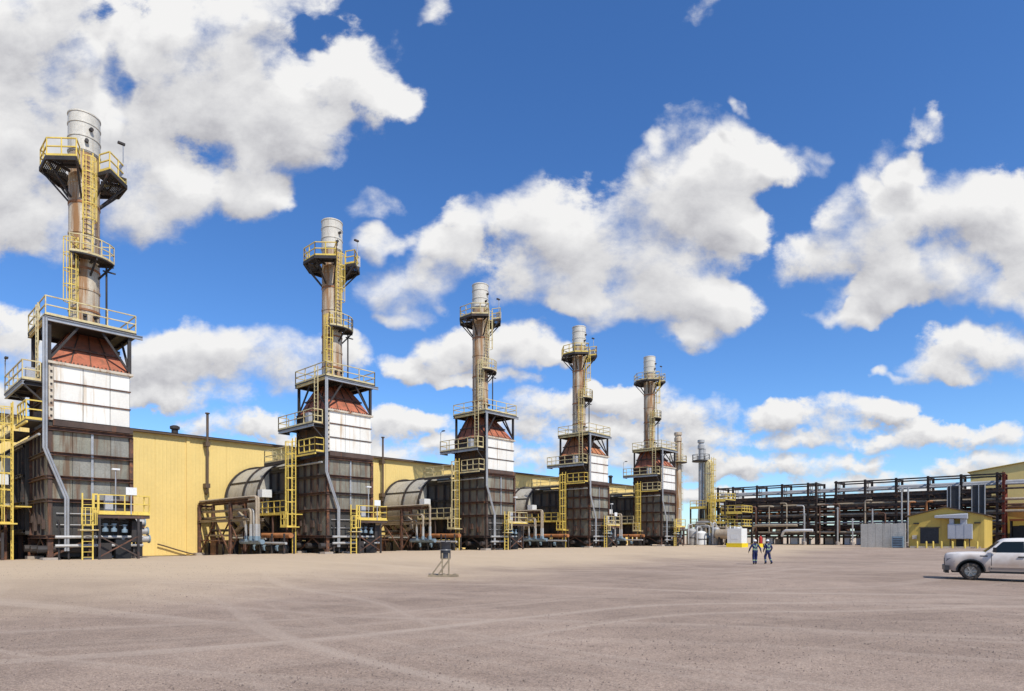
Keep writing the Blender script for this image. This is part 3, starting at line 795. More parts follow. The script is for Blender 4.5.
    for k in range(1, 4):
        a, c = ring(0, 11.26, 0.03), ring(0.45, 12.35, 0.03); a2, c2 = ring(0.45, 12.47, 0.03), ring(1.0, 13.7, 0.03)
        for i, j in ((0, 1), (3, 0)):
            def L_(pp): return Vector(pp[i]).lerp(Vector(pp[j]), k / 4)
            MB().bar(L_(a), L_(c), 0.05, 0.07).build('rib', 'rust_beam', hood)
            MB().bar(L_(a2), L_(c2), 0.05, 0.07).build('rib', 'rust_beam', hood)
    # roof platform on four columns
    PX0, PX1, PY0, PY1, PZ = -2.62, 1.95, -3.42, 1.36, 13.78
    deck = MB().box(PX0, PX1, PY0, PY1, PZ - 0.08, PZ).build('roof_platform', 'dark_steel', t)
    for a, c in (((PX0, PY0 + .08), (PX1, PY0 + .08)), ((PX0, PY1 - .08), (PX1, PY1 - .08))):
        MB().ibeam((a[0] - 0.0, a[1], PZ - 0.2), (c[0] + 0.35, c[1], PZ - 0.2), 0.16, 0.22).build('beam', 'galvanised' if a[1] < 0 else 'dark_steel', deck)
    for x in (PX0 + 0.08, -0.9, 1.05, PX1 - 0.1):
        MB().ibeam((x, PY0 + 0.17, PZ - 0.2), (x, PY1 - 0.17, PZ - 0.2), 0.14, 0.2).build('beam', 'dark_steel' if x > -2 else 'yellow_faded', deck)
    for x, y in ((A0 + 0.1, B0 + 0.12), (A1 - 0.1, B0 + 0.12), (A0 + 0.1, B1 - 0.1), (A1 - 0.1, B1 - 0.1)):
        MB().ibeam((x, y, 11.2), (x, y, PZ - 0.31), 0.18, 0.18).build('column', 'dark_steel', deck)
    for a, c in (((A1 - 0.1, B0 + .12, 11.35), (0.2, B0 + .12, PZ - .32)), ((A0 + .1, B0 + .12, 11.35), (-1.0, B0 + .12, PZ - .32)),
                 ((A0 + .1, B1 - .1, 11.35), (A0 + .1, -0.7, PZ - .32)), ((A0 + .1, B0 + .12, 11.35), (A0 + .1, -1.3, PZ - .32)),
                 ((A1 - .1, B0 + .12, 11.35), (A1 - .1, -1.7, PZ - .32)), ((A1 - .1, B1 - .1, 11.35), (A1 - .1, -0.4, PZ - .32)),
                 ((A1 - 0.1, B1 - .1, 11.35), (0.2, B1 - .1, PZ - .32))):
        MB().bar(a, c, 0.1, 0.12).build('brace', 'dark_steel', deck)
    rail_mesh([(PX0 + .04, PY0 + .04, PZ), (PX1 - .04, PY0 + .04, PZ), (PX1 - .04, PY1 - .04, PZ), (PX0 + .04, PY1 - .04, PZ)], closed=True, spacing=1.55, r=0.032).build('railing', 'yellow_faded', deck)
    # stack
    Rs = 0.82
    prof = [(Rs + 0.16, 13.2), (Rs + 0.02, 14.4), (Rs, 14.6), (Rs, 25.1), (Rs - 0.02, 25.1), (Rs - 0.02, 25.16)]
    stack = MB().lathe(prof, 32, caps=False).build('stack', 'stack_metal', t, smooth=True)
    MB().lathe([(Rs - 0.01, 25.16), (Rs + 0.03, 25.2), (Rs + 0.03, 27.7), (Rs - 0.03, 27.7), (Rs - 0.03, 25.6)], 32, caps=False).build('stack_top', 'stack_cap', stack, smooth=True)
    for z, m in ((15.3, 'rust_band'), (16.6, 'stack_metal'), (17.9, 'rust_band'), (20.1, 'stack_metal'), (21.95, 'rust_band'), (23.2, 'stack_metal')):
        MB().lathe([(Rs, z), (Rs + 0.035, z + 0.01), (Rs + 0.035, z + 0.14), (Rs, z + 0.15)], 32, caps=False).build('band', m, stack)
    for z in (25.25, 26.1, 26.95, 27.58):
        MB().lathe([(Rs + 0.02, z), (Rs + 0.065, z + 0.01), (Rs + 0.065, z + 0.08), (Rs + 0.02, z + 0.09)], 32, caps=False).build('band', 'stack_cap', stack)
    for a, z in ((-100, 15.0), (-62, 15.0), (-80, 26.6), (-95, 25.8)):
        d = Vector((math.cos(R(a)), math.sin(R(a)), 0))
        MB().tube([d * (Rs - 0.02) + Vector((0, 0, z)), d * (Rs + 0.22) + Vector((0, 0, z))], 0.11, 10).build('nozzle', 'dark_steel', stack)
    # upper ring platform
    UZ = 24.0; ro = 2.28; ri = 0.98
    def octo(r, a): return Vector((r * math.cos(a), r * math.sin(a), 0))
    va = [R(-67.5 + 45 * k) for k in range(8)]
    gap0, gap1 = R(-103), R(-77)
    up = MB()
    segs = []
    pts_o = [octo(ro, a) for a in va]
    pts_i = [octo(ri, a) for a in va]
    for k in range(7):                      # open steel grating, bar by bar
        a, c, d, e = pts_o[k], pts_o[k+1], pts_i[k+1], pts_i[k]
        for j in range(15):
            f_ = (j + 0.5) / 15
            p_, q_ = e.lerp(a, f_), d.lerp(c, f_)
            up.bar((p_.x, p_.y, UZ - 0.03), (q_.x, q_.y, UZ - 0.03), 0.05, 0.05)
    upo = up.build('upper_platform', 'dark_steel', t)
    for k in range(7):
        MB().bar(pts_o[k] + Vector((0, 0, UZ - 0.14)), pts_o[k+1] + Vector((0, 0, UZ - 0.14)), 0.09, 0.24).build('edge_beam', 'dark_steel', upo)
    for k in range(8):
        p, q = pts_o[k] * 0.96, pts_i[k] * 0.9
        MB().bar((p.x, p.y, UZ - 0.17), (q.x, q.y, UZ - 0.17), 0.09, 0.16).build('joist', 'dark_steel', upo)
        MB().bar((p.x, p.y, UZ - 0.2), (octo(0.84, va[k]).x, octo(0.84, va[k]).y, UZ - 1.75), 0.10, 0.10).build('bracket', 'dark_steel', upo)
        if k < 7:
            m1 = (pts_o[k] + pts_o[k+1]) * 0.36; m2 = (pts_o[k]) * 0.66
            MB().bar((pts_o[k] * .66) + Vector((0, 0, UZ - .15)), (pts_o[k+1] * .66) + Vector((0, 0, UZ - .15)), 0.06, 0.12).build('joist', 'dark_steel', upo)
    rail_mesh([p * 0.985 + Vector((0, 0, UZ)) for p in pts_o], spacing=0.95, r=0.034).build('railing', 'yellow_paint', upo)
    rail_mesh([pts_o[0] * 0.985 + Vector((0, 0, UZ)), octo(1.35, va[0]) + Vector((0, 0, UZ))], spacing=1, r=0.034).build('railing', 'yellow_paint', upo)
    rail_mesh([pts_o[7] * 0.985 + Vector((0, 0, UZ)), octo(1.35, va[7]) + Vector((0, 0, UZ))], spacing=1, r=0.034).build('railing', 'yellow_paint', upo)
    lp = MB().tube([(2.1 * math.cos(R(-25)), 2.1 * math.sin(R(-25)), UZ), (2.1 * math.cos(R(-25)), 2.1 * math.sin(R(-25)), UZ + 2.5)], 0.035, 6)
    lo = lp.build('lamp_post', 'galvanised', upo)
    MB().box(2.1 * math.cos(R(-25)) - 0.3, 2.1 * math.cos(R(-25)) + 0.1, 2.1 * math.sin(R(-25)) - 0.09, 2.1 * math.sin(R(-25)) + 0.09, UZ + 2.48, UZ + 2.6).build('lamp_head', 'dark_steel', lo)
    cb = MB().box(1.75, 2.05, -1.1, -0.6, UZ + 0.3, UZ + 1.2); cb.build('instrument_box', 'unit_grey', upo)
    # mid platform, on the yard side of the stack
    MZ = 18.55
    mid = MB().sector(0.88, 1.72, R(-128), R(-36), MZ - 0.09, MZ, 8).build('mid_platform', 'dark_steel', t)
    for a in (-122, -80, -38):
        d = octo(1, R(a))
        MB().bar(d * 1.62 + Vector((0, 0, MZ - 0.14)), d * 0.8 + Vector((0, 0, MZ - 1.0)), 0.09).build('bracket', 'dark_steel', mid)
        MB().bar(d * 1.68 + Vector((0, 0, MZ - 0.17)), d * 0.8 + Vector((0, 0, MZ - 0.17)), 0.09, 0.15).build('joist', 'dark_steel', mid)
    arc = [octo(1.69, R(a)) + Vector((0, 0, MZ)) for a in (-128, -109, -90, -71, -52, -36)]
    rail_mesh([octo(0.95, R(-128)) + Vector((0, 0, MZ))] + arc + [octo(0.95, R(-36)) + Vector((0, 0, MZ))], spacing=0.6, r=0.03).build('railing', 'yellow_faded', mid)
    d = octo(1.3, R(-40))
    MB().tube([(d.x, d.y, 13.78), (d.x, d.y, MZ - 0.1)], 0.06, 8).build('drain_pipe', 'dark_steel', mid)
    MB().bar((d.x - .2, d.y, MZ - 0.5), (d.x + 0.5, d.y, MZ - 0.5), 0.08).build('bracket', 'dark_steel', mid)
    # stack ladders
    l1 = octo(1.05, R(-92)); ladder(t, l1.x, l1.y, MZ, UZ + 1.1, R(-90), 'yellow_paint', cage=MZ + 2.2)
    l2 = octo(1.05, R(-133)); ladder(t, l2.x, l2.y, 13.8, MZ + 1.1, R(-133), 'yellow_paint', cage=15.6)
    # platforms on the side of the casing
    s1 = MB().box(-3.62, A0 - 0.13, -3.25, 2.3, 9.92, 10.0).build('side_platform', 'dark_steel', t)
    MB().ibeam((-3.55, -3.25, 9.81), (-3.55, 2.3, 9.81), 0.12, 0.2).build('beam', 'galvanised', s1)
    for y in (-3.1, -1.2, 0.7, 2.2):
        MB().ibeam((-3.47, y, 9.80), (A0 - 0.14, y, 9.80), 0.1, 0.18).build('beam', 'dark_steel', s1)
    for y in (-3.1, -0.3):
        MB().bar((-3.5, y, 9.72), (A0, y, 8.75), 0.09).build('bracket', 'dark_steel', s1)
    rail_mesh([(A0 - 0.3, -3.22, 10.0), (-3.58, -3.22, 10.0), (-3.58, 2.26, 10.0), (A0 - 0.2, 2.26, 10.0)], spacing=1.35, r=0.032).build('railing', 'yellow_faded', s1)
    s2 = MB().box(-3.45, A0 - 0.14, -3.3, -0.25, 7.72, 7.80).build('side_platform', 'dark_steel', t)
    MB().bar((-3.40, -3.3, 7.66), (-3.40, -0.25, 7.66), 0.1, 0.12).build('beam', 'yellow_paint', s2)
    rail_mesh([(A0 - 0.2, -3.27, 7.8), (-3.42, -3.27, 7.8), (-3.42, -0.8, 7.8)], spacing=0.85, r=0.035).build('railing', 'yellow_paint', s2)
    s3 = MB().box(-3.55, A0 - 0.14, -0.05, 4.9, 7.42, 7.50).build('side_platform', 'dark_steel', t)
    MB().bar((-3.5, -0.05, 7.34), (-3.5, 4.9, 7.34), 0.1, 0.16).build('beam', 'dark_steel', s3)
    rail_mesh([(-3.52, 0.4, 7.5), (-3.52, 4.86, 7.5), (A0, 4.86, 7.5)], spacing=1.4, r=0.032).build('railing', 'yellow_faded', s3)
    s4 = MB().box(-3.9, A0 - 0.14, 0.1, 5.6, 3.02, 3.10).build('side_platform', 'yellow_paint', t)
    rail_mesh([(-3.87, 0.35, 3.1), (-3.87, 5.57, 3.1)], spacing=1.1, r=0.035).build('railing', 'yellow_paint', s4)
    for y in (0.4, 2.8, 5.2):
        MB().bar((-3.8, y, -0.2), (-3.8, y, 3.02), 0.12).build('post', 'rust_beam', s4)
    MB().tube([(-2.85, -3.3, 7.02), (-2.85, 3.5, 7.02)], 0.07, 8).build('pipe', 'pipe_grey', t, smooth=True)
    # ground ladder with cage, and roof ladder
    lg = ladder(t, -3.62, -0.4, -0.2, 9.1, R(180), 'yellow_paint', cage=2.1, width=0.5, r=0.032, cage_r=0.40)
    MB().box(-4.5, -3.45, -0.95, 0.15, 1.98, 2.06).build('landing_ring', 'yellow_paint', lg)
    rail_mesh([(-4.46, 0.1, 2.06), (-4.46, -0.9, 2.06)], h=1.15, spacing=0.5, r=0.03).build('landing_rail', 'yellow_paint', lg)
    ladder(t, -2.78, -2.3, 10.0, 14.6, R(180), 'yellow_faded')
    # doors and boxes on the shaded side
    for (y, z) in ((-2.2, 8.0), (-1.2, 10.3)):
        MB().box(A0 - 0.02, A0 + 0.05, y, y + 0.8, z + 0.1, z + 1.0).build('access_door', 'panel_brown', t)
    MB().box(-3.2, -2.75, -1.9, -1.4, 10.05, 11.0).build('instrument_box', 'unit_grey', t)
    lo = MB().tube([(-3.58, 2.2, 10.0), (-3.58, 2.2, 12.0), (-3.58, 1.9, 12.15)], 0.03, 6).build('lamp_post', 'galvanised', t)
    MB().box(-3.66, -3.5, 1.6, 1.95, 12.08, 12.18).build('lamp_head', 'dark_steel', lo)
    # twin conduit down the near corner
    for dx in (0.0, 0.13):
        x = A0 - 0.22 + dx
        MB().tube([(x, B0 - 0.3, 13.55), (x, B0 - 0.3, 6.25), (x + 0.98, B0 - 0.42, 3.45), (x + 0.98, B0 - 0.42, 0.45)], 0.062, 8).build('conduit', 'galvanised', t)
    # inlet box between the casing and the duct
    ib = MB().box(-2.75, 1.35, B1 + 0.02, 5.3, 1.4, 7.2).build('inlet_box', 'panel_dark', t)
    for z in (1.6, 3.3, 5.0, 6.8):
        MB().ibeam((-2.86, B1 + 0.1, z), (-2.86, 5.3, z), 0.2, 0.2).build('beam', 'dark_steel', ib)
    for y in (B1 + 0.3, 2.5, 3.9, 5.2):
        MB().ibeam((-2.83, y, 1.72), (-2.83, y, 6.68), 0.14, 0.14).build('beam', 'dark_steel', ib)
    for x, y in ((-2.4, 1.8), (1.1, 1.8), (-2.4, 5.0), (1.1, 5.0)):
        MB().ibeam((x, y, -0.5), (x, y, 1.4), 0.24, 0.24).build('leg', 'rust_beam', ib)
    # front access platform with ladder, valves and sign
    fp = MB().box(-0.35, 2.35, -4.55, -3.5, 2.56, 2.64).build('front_platform', 'yellow_paint', t)
    MB().box(-0.35, 2.35, -4.5, -3.55, 2.36, 2.555).build('frame', 'rust_beam', fp)
    for x in (-0.25, 1.75):
        for y in (-4.45, -3.6):
            MB().bar((x, y, -0.5), (x, y, 2.36), 0.12).build('post', 'dark_steel', fp)
    MB().bar((-0.25, -4.45, 0.1), (1.75, -4.45, 1.3), 0.07).build('brace', 'rust_beam', fp)
    MB().bar((1.75, -4.44, 0.1), (-0.25, -4.44, 1.3), 0.07).build('brace', 'rust_beam', fp)
    rail_mesh([(-0.3, -4.52, 2.64), (2.32, -4.52, 2.64), (2.32, -3.53, 2.64)], spacing=1.3, r=0.03).build('railing', 'yellow_paint', fp)
    lf = ladder(t, -0.85, -4.55, -0.2, 3.75, R(-90), 'yellow_paint', cage=1.95, width=0.5, r=0.035)
    MB().box(-1.3, -0.4, -5.0, -4.45, 1.62, 1.68).build('landing_ring', 'yellow_faded', lf)
    rail_mesh([(-0.55, -4.55, 2.64), (-0.35, -4.55, 2.64)], spacing=1, r=0.04).build('gate_post', 'yellow_paint', lf)
    sg = MB().box(1.05, 1.62, -4.62, -4.59, 3.75, 4.2).build('sign_board', 'sign_white', fp)
    MB().bar((1.33, -4.57, 2.6), (1.33, -4.57, 4.0), 0.06).build('sign_post', 'galvanised', sg)
    lp = MB().tube([(0.55, -4.5, 2.6), (0.55, -4.5, 5.2)], 0.035, 6).build('lamp_post', 'galvanised', fp)
    MB().box(0.35, 0.75, -4.6, -4.42, 5.18, 5.28).build('lamp_head', 'sign_white', lp)
    for x, z in ((0.15, 1.55), (0.6, 1.55), (1.15, 1.5)):
        v = MB().lathe([(0.05, 0), (0.16, 0.02), (0.16, 0.18), (0.08, 0.24), (0.08, 0.4), (0.14, 0.42), (0.14, 0.5)], 12, (x, -4.0, z)).build('valve', 'blue_grey', fp, smooth=True)
        MB().lathe([(0.2, 0), (0.2, 0.03)], 14, (x, -4.0, z + 0.62)).build('hand_wheel', 'dark_steel', v)
    for z in (1.25, 0.75):
        MB().tube([(-2.2, -3.75, z), (2.2, -3.75, z)], 0.09, 8).build('pipe', 'pipe_grey', fp, smooth=True)
    MB().box(0.1, 0.5, -4.2, -3.9, 2.66, 3.7).build('instrument_box', 'unit_grey', fp)
    for k, (x0, x1, z0, z1) in enumerate(((-0.1, 0.5, 0.0, 0.9), (0.7, 1.5, 0.0, 1.1), (1.55, 2.1, 1.35, 2.2))):
        MB().box(x0, x1, -3.95, -3.45, z0 - 0.4, z1).build('burner_gear', 'black' if k % 2 else 'dark_steel', fp)
    for k, x in enumerate((-2.0, -1.55, 0.9, 1.35, 1.9)):
        MB().tube([(x, -3.62, 0.0), (x, -3.62, 2.0 + 0.1 * (k % 3)), (x, -3.3, 2.2 + 0.1 * (k % 3))], 0.05, 6).build('riser', 'dark_steel', fp)
    return t

TW = [(10.15 + 17.5 * i) for i in range(5)]
TQ = -45.9
TZ = 0.74
LAB = ['tall steel tower nearest the camera, leftmost in the row', 'second tower from the left, rising above the yellow hall wall',
       'third tower from the left, the middle one of the row', 'fourth tower from the left, next to the last large one', 'fifth and smallest looking tower, last of the row at the right']
tower = make_tower()
towers = [tower] + [copy_tree(tower) for _ in range(4)]
for i, o in enumerate(towers):
    o.location = W(TW[i], TQ, TZ); tag(o, LAB[i], 'tower', 'row of five steam generator towers')

# weathering differs from panel to panel and from tower to tower
def reslot(o, m):
    o.material_slots[0].link = 'OBJECT'; o.material_slots[0].material = MATS[m]
rv = random.Random(21)
for i, o in enumerate(towers):
    bias = [0.0, 0.15, 0.3, -0.15, 0.05][i]
    for part in o.children_recursive:
        if not part.data or not part.material_slots: continue
        mn = part.material_slots[0].material.name; x = rv.random() + bias
        if mn == 'panel_grey' and x > 0.62: reslot(part, 'panel_grey_b')
        elif mn == 'panel_grey' and x < 0.22: reslot(part, 'panel_grey_c')
        elif mn == 'white_panel' and x > 0.7: reslot(part, 'white_panel_b')
        elif mn == 'yellow_paint' and x > 0.6 and i > 1: reslot(part, 'yellow_faded')
        elif mn == 'rust_beam' and x > 0.75: reslot(part, 'panel_brown')
        elif mn == 'hood_red' and i == 3: reslot(part, 'hood_orange')
    if i in (2, 4):
        for part in [c for c in o.children_recursive if c.name.startswith(('sign_post', 'sign_board'))]: bpy.data.objects.remove(part)
    if i in (1, 3):
        for part in [c for c in o.children if c.name.startswith('lamp_post')]:
            for ch in list(part.children): bpy.data.objects.remove(ch)
            bpy.data.objects.remove(part)

ORD = ['first', 'second', 'third', 'fourth', 'fifth']
# exhaust ducts from the hall to the towers
def make_duct():
    t = thing('exhaust_duct', '-', 'duct', 0, 0)
    Rd, cz, cx = 3.3, 4.55, -0.5
    b = MB(); n = 28; y0, y1 = 5.35, 12.1
    prof = [(Rd, y0), (Rd, y1)]
    b.lathe(prof, 40, (cx, 0, cz), 'y'); sh_ = b.build('shell', 'duct_metal', t, smooth=True)
    for y, w in ((5.5, 0.14), (8.3, 0.10), (11.95, 0.16)):
        MB().lathe([(Rd, y - w), (Rd + 0.14, y - w), (Rd + 0.14, y + w), (Rd, y + w)], 40, (cx, 0, cz), 'y', caps=False).build('ring_rib', 'dark_steel', sh_)
    for a in (-62, -22, 20):
        x, z = cx + (Rd + 0.03) * math.sin(R(a)), cz + (Rd + 0.03) * math.cos(R(a))
        MB().bar((x, y0 + .1, z), (x, y1 - .1, z), 0.12, 0.12).build('seam_rib', 'dark_steel', sh_)
    for y in (6.4, 10.4):
        for x in (cx - 2.2, cx + 2.2):
            MB().ibeam((x, y, -0.8), (x, y, cz - 2.4), 0.3, 0.3).build('saddle_leg', 'dark_steel', t)
        MB().box(cx - 2.4, cx + 2.4, y - 0.16, y + 0.16, 0.9, 1.4).build('saddle', 'dark_steel', t)
    MB().box(-2.9, 2.0, 5.6, 11.6, -0.9, 0.85).build('dark_filler', 'black', t)  # black block added to darken the space under the duct
    for k, (x, z) in enumerate(((-3.3, 0.5), (-3.5, 1.1), (-3.25, 1.6))): MB().tube([(x, 4.6, z), (x, 11.8, z)], 0.12, 8).build('pipe', ['dark_steel', 'pipe_grey', 'rust_beam'][k], t, smooth=True)
    for y in (5.8, 7.6, 9.4, 11.2): MB().bar((-3.4, y, -0.8), (-3.4, y, 1.9), 0.14).build('pipe_stand', 'dark_steel', t)
    MB().box(-3.95, -3.1, 4.4, 5.2, 4.6, 5.25).build('junction_box', 'sign_white', t)
    MB().bar((-3.5, 4.8, 3.0), (-3.5, 4.8, 4.6), 0.12).build('box_post', 'dark_steel', t)
    return t
duct = make_duct()
ducts = [duct] + [copy_tree(duct) for _ in range(4)]
for i, o in enumerate(ducts):
    o.location = W(TW[i], TQ, TZ); tag(o, 'grey ribbed cylinder duct joining the hall wall to the %s tower' % ORD[i], 'duct', 'exhaust ducts')

# pipe trestles left of each duct
def make_trestle():
    t = thing('pipe_trestle', '-', 'pipe rack', 0, 0)
    for y, m in ((12.0, 'rust_beam'), (5.4, 'rust_beam')):
        for x in (-6.15, -4.95):
            MB().ibeam((x, y, -0.55), (x, y, 4.05), 0.24, 0.24).build('post', m, t)
            MB().box(x - 0.4, x + 0.4, y - 0.4, y + 0.4, -0.75, -0.2).build('footing', 'concrete', t)
        for z in (3.98, 2.75):
            MB().ibeam((-6.3, y, z), (-4.8, y, z), 0.2, 0.22).build('crossbeam', m, t)
    for x in (-6.15, -4.95):
        for z in (4.18, 2.62):
            MB().ibeam((x, 2.1, z), (x, 12.2, z), 0.18, 0.2).build('beam', 'rust_beam' if z > 4 else 'tan_lagging', t)
        MB().bar((x, 5.4, -0.3), (x, 8.4, 2.5), 0.1).build('brace', 'rust_beam', t)
        MB().bar((x, 11.9, -0.3), (x, 8.6, 2.5), 0.1).build('brace', 'rust_beam', t)
        MB().bar((x, 5.4, -0.2), (x, 4.2, 1.1), 0.09).build('brace', 'rust_beam', t)
        MB().bar((x, 4.2, 1.1), (x, 5.4, 2.4), 0.09).build('brace', 'rust_beam', t)
    # pipes that run from the hall and turn down in front
    for k, (x, z, ye, r, m) in enumerate(((-6.0, 4.42, 1.0, 0.10, 'tan_lagging'), (-5.55, 4.42, 1.6, 0.09, 'tan_lagging'), (-5.9, 3.45, 2.2, 0.10, 'tan_lagging'), (-5.4, 3.45, 2.8, 0.09, 'pipe_grey'), (-5.75, 2.9, 3.4, 0.09, 'tan_lagging'))):
        MB().tube([(x, 12.2, z), (x, ye + 0.25, z), (x, ye + 0.07, z - 0.07), (x, ye, z - 0.25), (x, ye, 1.2)], r, 10).build('pipe', m, t, smooth=True, angle=60)
        MB().lathe([(r + 0.03, 0), (r + 0.03, 1.0)], 10, (x, ye, 1.25)).build('lagging', 'pipe_grey', t)
        MB().lathe([(r + 0.07, 0), (r + 0.07, 0.35)], 12, (x, ye, 0.95)).build('flange', 'blue_grey', t)
    for k, (y, w, h) in enumerate(((6.2, 1.0, 1.3), (7.7, 0.8, 1.0), (9.0, 1.2, 1.6), (10.7, 0.8, 1.1))):
        MB().box(-5.9, -5.15, y, y + w, -0.75, h - 0.4).build('filler_box', ['black', 'dark_steel', 'rust_beam', 'black'][k], t)  # clutter boxes added to darken the foot of the trestle
    for k, x in enumerate((-6.05, -5.6, -5.15)):
        MB().tube([(x, 4.6, 0.9 + 0.45 * k), (x, 12.1, 0.9 + 0.45 * k)], 0.07 + 0.02 * k, 8).build('pipe', ['rust_beam', 'tan_lagging', 'dark_steel'][k], t, smooth=True)
    MB().tube([(-5.7, 0.6, 0.85), (-5.7, 4.4, 0.85)], 0.2, 10).build('header', 'blue_grey', t, smooth=True)
    MB().tube([(-5.6, 5.1, 3.2), (-5.5, 4.6, 2.9), (-5.5, 4.6, 2.2), (-5.3, 6.5, 1.6)], 0.17, 10).build('pipe', 'tan_lagging', t, smooth=True)
    return t
tre = make_trestle()
tres = [tre] + [copy_tree(tre) for _ in range(4)]
for i, o in enumerate(tres):
    o.location = W(TW[i], TQ, TZ); tag(o, 'rusty steel pipe trestle with downturned pipes left of the %s tower' % ORD[i], 'pipe rack', 'pipe trestles by the ducts')

# pump skids between trestle and tower
def make_skid():
    t = thing('pump_skid', '-', 'pump skid', 0, 0)
    base = MB().box(-5.1, -4.1, -2.0, 4.6, -0.5, -0.15).build('base', 'dark_steel', t)
    for y in (-1.5, 0.5, 2.5, 4.2):
        MB().bar((-5.0, y, -0.15), (-5.0, y, 1.5), 0.12).build('post', 'dark_steel', t)
        MB().bar((-4.2, y, -0.15), (-4.2, y, 1.5), 0.12).build('post', 'dark_steel', t)
    MB().tube([(-4.6, -1.8, 1.35), (-4.6, 4.5, 1.35)], 0.2, 12).build('pipe', 'orange_rust', t, smooth=True)
    MB().tube([(-5.0, -1.8, 0.75), (-5.0, 4.5, 0.75)], 0.1, 10).build('pipe', 'pipe_grey', t, smooth=True)
    for y in (-0.6, 1.6, 3.4):
        m = MB().lathe([(0.0, -0.5), (0.26, -0.46), (0.3, -0.3), (0.3, 0.3), (0.22, 0.42), (0.1, 0.55)], 16, (-4.6, y, 0.35), 'y').build('motor', 'black', t, smooth=True)
        MB().box(-4.85, -4.35, y - 0.3, y + 0.3, -0.15, 0.1).build('mount', 'dark_steel', m)
        MB().lathe([(0.26, 0), (0.26, 0.22)], 16, (-4.6, y + 0.7, 0.35), 'y').build('pump', 'blue_grey', t, smooth=True)
    return t
sk = make_skid()
sks = [sk] + [copy_tree(sk) for _ in range(4)]
for i, o in enumerate(sks):
    o.location = W(TW[i], TQ, TZ); tag(o, 'low dark pump skid with rust orange pipe left of the %s tower' % ORD[i], 'pump skid', 'pump skids at the tower feet')

# lagged pipe bundles on the right of every tower
def make_bundle():
    t = thing('pipe_bundle', '-', 'pipes', 0, 0)
    for z, x1 in ((2.25, 4.0), (1.65, 4.2), (1.10, 4.3)):
        MB().tube([(1.6, 2.2, z), (x1, 2.2, z)], 0.24, 12).build('pipe', 'pipe_grey', t, smooth=True)
        MB().lathe([(0.3, 0), (0.3, 0.08)], 14, (x1 - 0.02, 2.2, z), 'x').build('flange', 'blue_grey', t)
    for x in (2.6, 3.9):
        MB().box(x - 0.1, x + 0.1, 2.46, 2.66, -0.8, 2.7).build('post', 'rust_beam', t)
        MB().box(x - 0.06, x + 0.06, 1.9, 2.46, 1.87, 1.99).build('bracket', 'rust_beam', t)
    MB().box(2.3, 3.8, 1.9, 2.44, -0.8, 0.75).build('valve_pit', 'black', t)
    return t
bu = make_bundle()
bus = [bu] + [copy_tree(bu) for _ in range(4)]
for i, o in enumerate(bus):
    o.location = W(TW[i], TQ, TZ); tag(o, 'three stacked grey lagged pipes right behind the %s tower' % ORD[i], 'pipes', 'pipe bundles beside the towers')

# ------------------------------------------------------------------ process module beyond the last tower
def far_stack(p, q, top, label, r=0.45, ring=None):
    t = thing('exhaust_stack', label, 'chimney', p, q, 0.5, group='slim stacks beyond the towers')
    MB().lathe([(r + 0.15, 0), (r + 0.1, 5), (r, 7), (r, top - 1.6), (r + 0.14, top - 1.5), (r + 0.14, top - 0.9), (r, top - 0.8), (r, top - 0.5), (r + 0.16, top - 0.45), (r + 0.16, top), (r - 0.02, top)], 18).build('shaft', 'stack_metal' if ring is None else 'pipe_grey', t, smooth=True)
    for z in ([ring] if ring else [top - 5.2]):
        pl = MB().lathe([(r, z), (1.5, z), (1.5, z + 0.1), (r, z + 0.1)], 12, caps=False).build('platform', 'dark_steel', t)
        path = [(1.46 * math.cos(a), 1.46 * math.sin(a), z + 0.1) for a in [k * PI / 4 for k in range(8)]]
        rail_mesh(path, closed=True, spacing=1.2, r=0.035).build('railing', 'dark_steel' if ring else 'yellow_faded', pl)
    ladder(t, r + 0.2, 0.0, 2, top - 0.9, 0.0, 'yellow_faded' if not ring else 'galvanised', cage=6)
    return t
far_stack(96.0, -49.5, 19.2, 'left one of two slim stacks, beige, just right of the last tower', 0.5)
far_stack(98.5, -46.53, 17.9, 'right one of two slim stacks, grey with a dark ring platform', 0.42, 14.2)
cv = thing('vessel_column', 'pale yellow column with ladder beside the grey slim stack', 'column', 98.6, -45.15, 0.5)
MB().lathe([(0.75, 0), (0.75, 13.8), (0.5, 14.3), (0.1, 14.5)], 20).build('shell', 'yellow_faded', cv, smooth=True)
for z in (4, 8, 12): MB().lathe([(0.75, z), (0.82, z), (0.82, z + 0.12), (0.75, z + 0.12)], 20, caps=False).build('band', 'beige_trim', cv)
ladder(cv, -0.5, -0.85, 0.5, 14.8, R(-120), 'yellow_paint', cage=3)

def deck_tower(name, label, p, q, x1, y1, levels, group, m_rail='yellow_paint'):
    t = thing(name, label, 'steel platform', p, q, 0.45, group=group)
    top = levels[-1]
    for x in (0.1, x1 - 0.1):
        for y in (0.1, y1 - 0.1):
            MB().ibeam((x, y, 0), (x, y, top), 0.2, 0.2).build('post', 'dark_steel', t)
    for z in levels:
        d = MB().box(0, x1, 0, y1, z, z + 0.1).build('deck', 'dark_steel', t)
        MB().box(-0.05, -0.01, 0, y1, z - 0.18, z + 0.12).build('edge_beam', m_rail, d)
        rail_mesh([(x1 - .05, 0.05, z + 0.1), (0.05, 0.05, z + 0.1), (0.05, y1 - 0.05, z + 0.1)], spacing=1.1, r=0.045).build('railing', m_rail, d)
    MB().bar((0.1, 0.1, 0.2), (0.1, y1 - 0.1, levels[0] - 0.2), 0.12).build('brace', 'dark_steel', t)
    return t
deck_tower('access_platform', 'tall yellow railed steel platform just right of the last tower', 94.0, -42.97, 4.0, 3.4, (3.2, 6.2), 'yellow railed platforms')
deck_tower('access_platform', 'two level yellow railed platform behind the white tank, left half', 93.0, -39.92, 4.0, 3.0, (3.7, 7.2), 'yellow railed platforms')
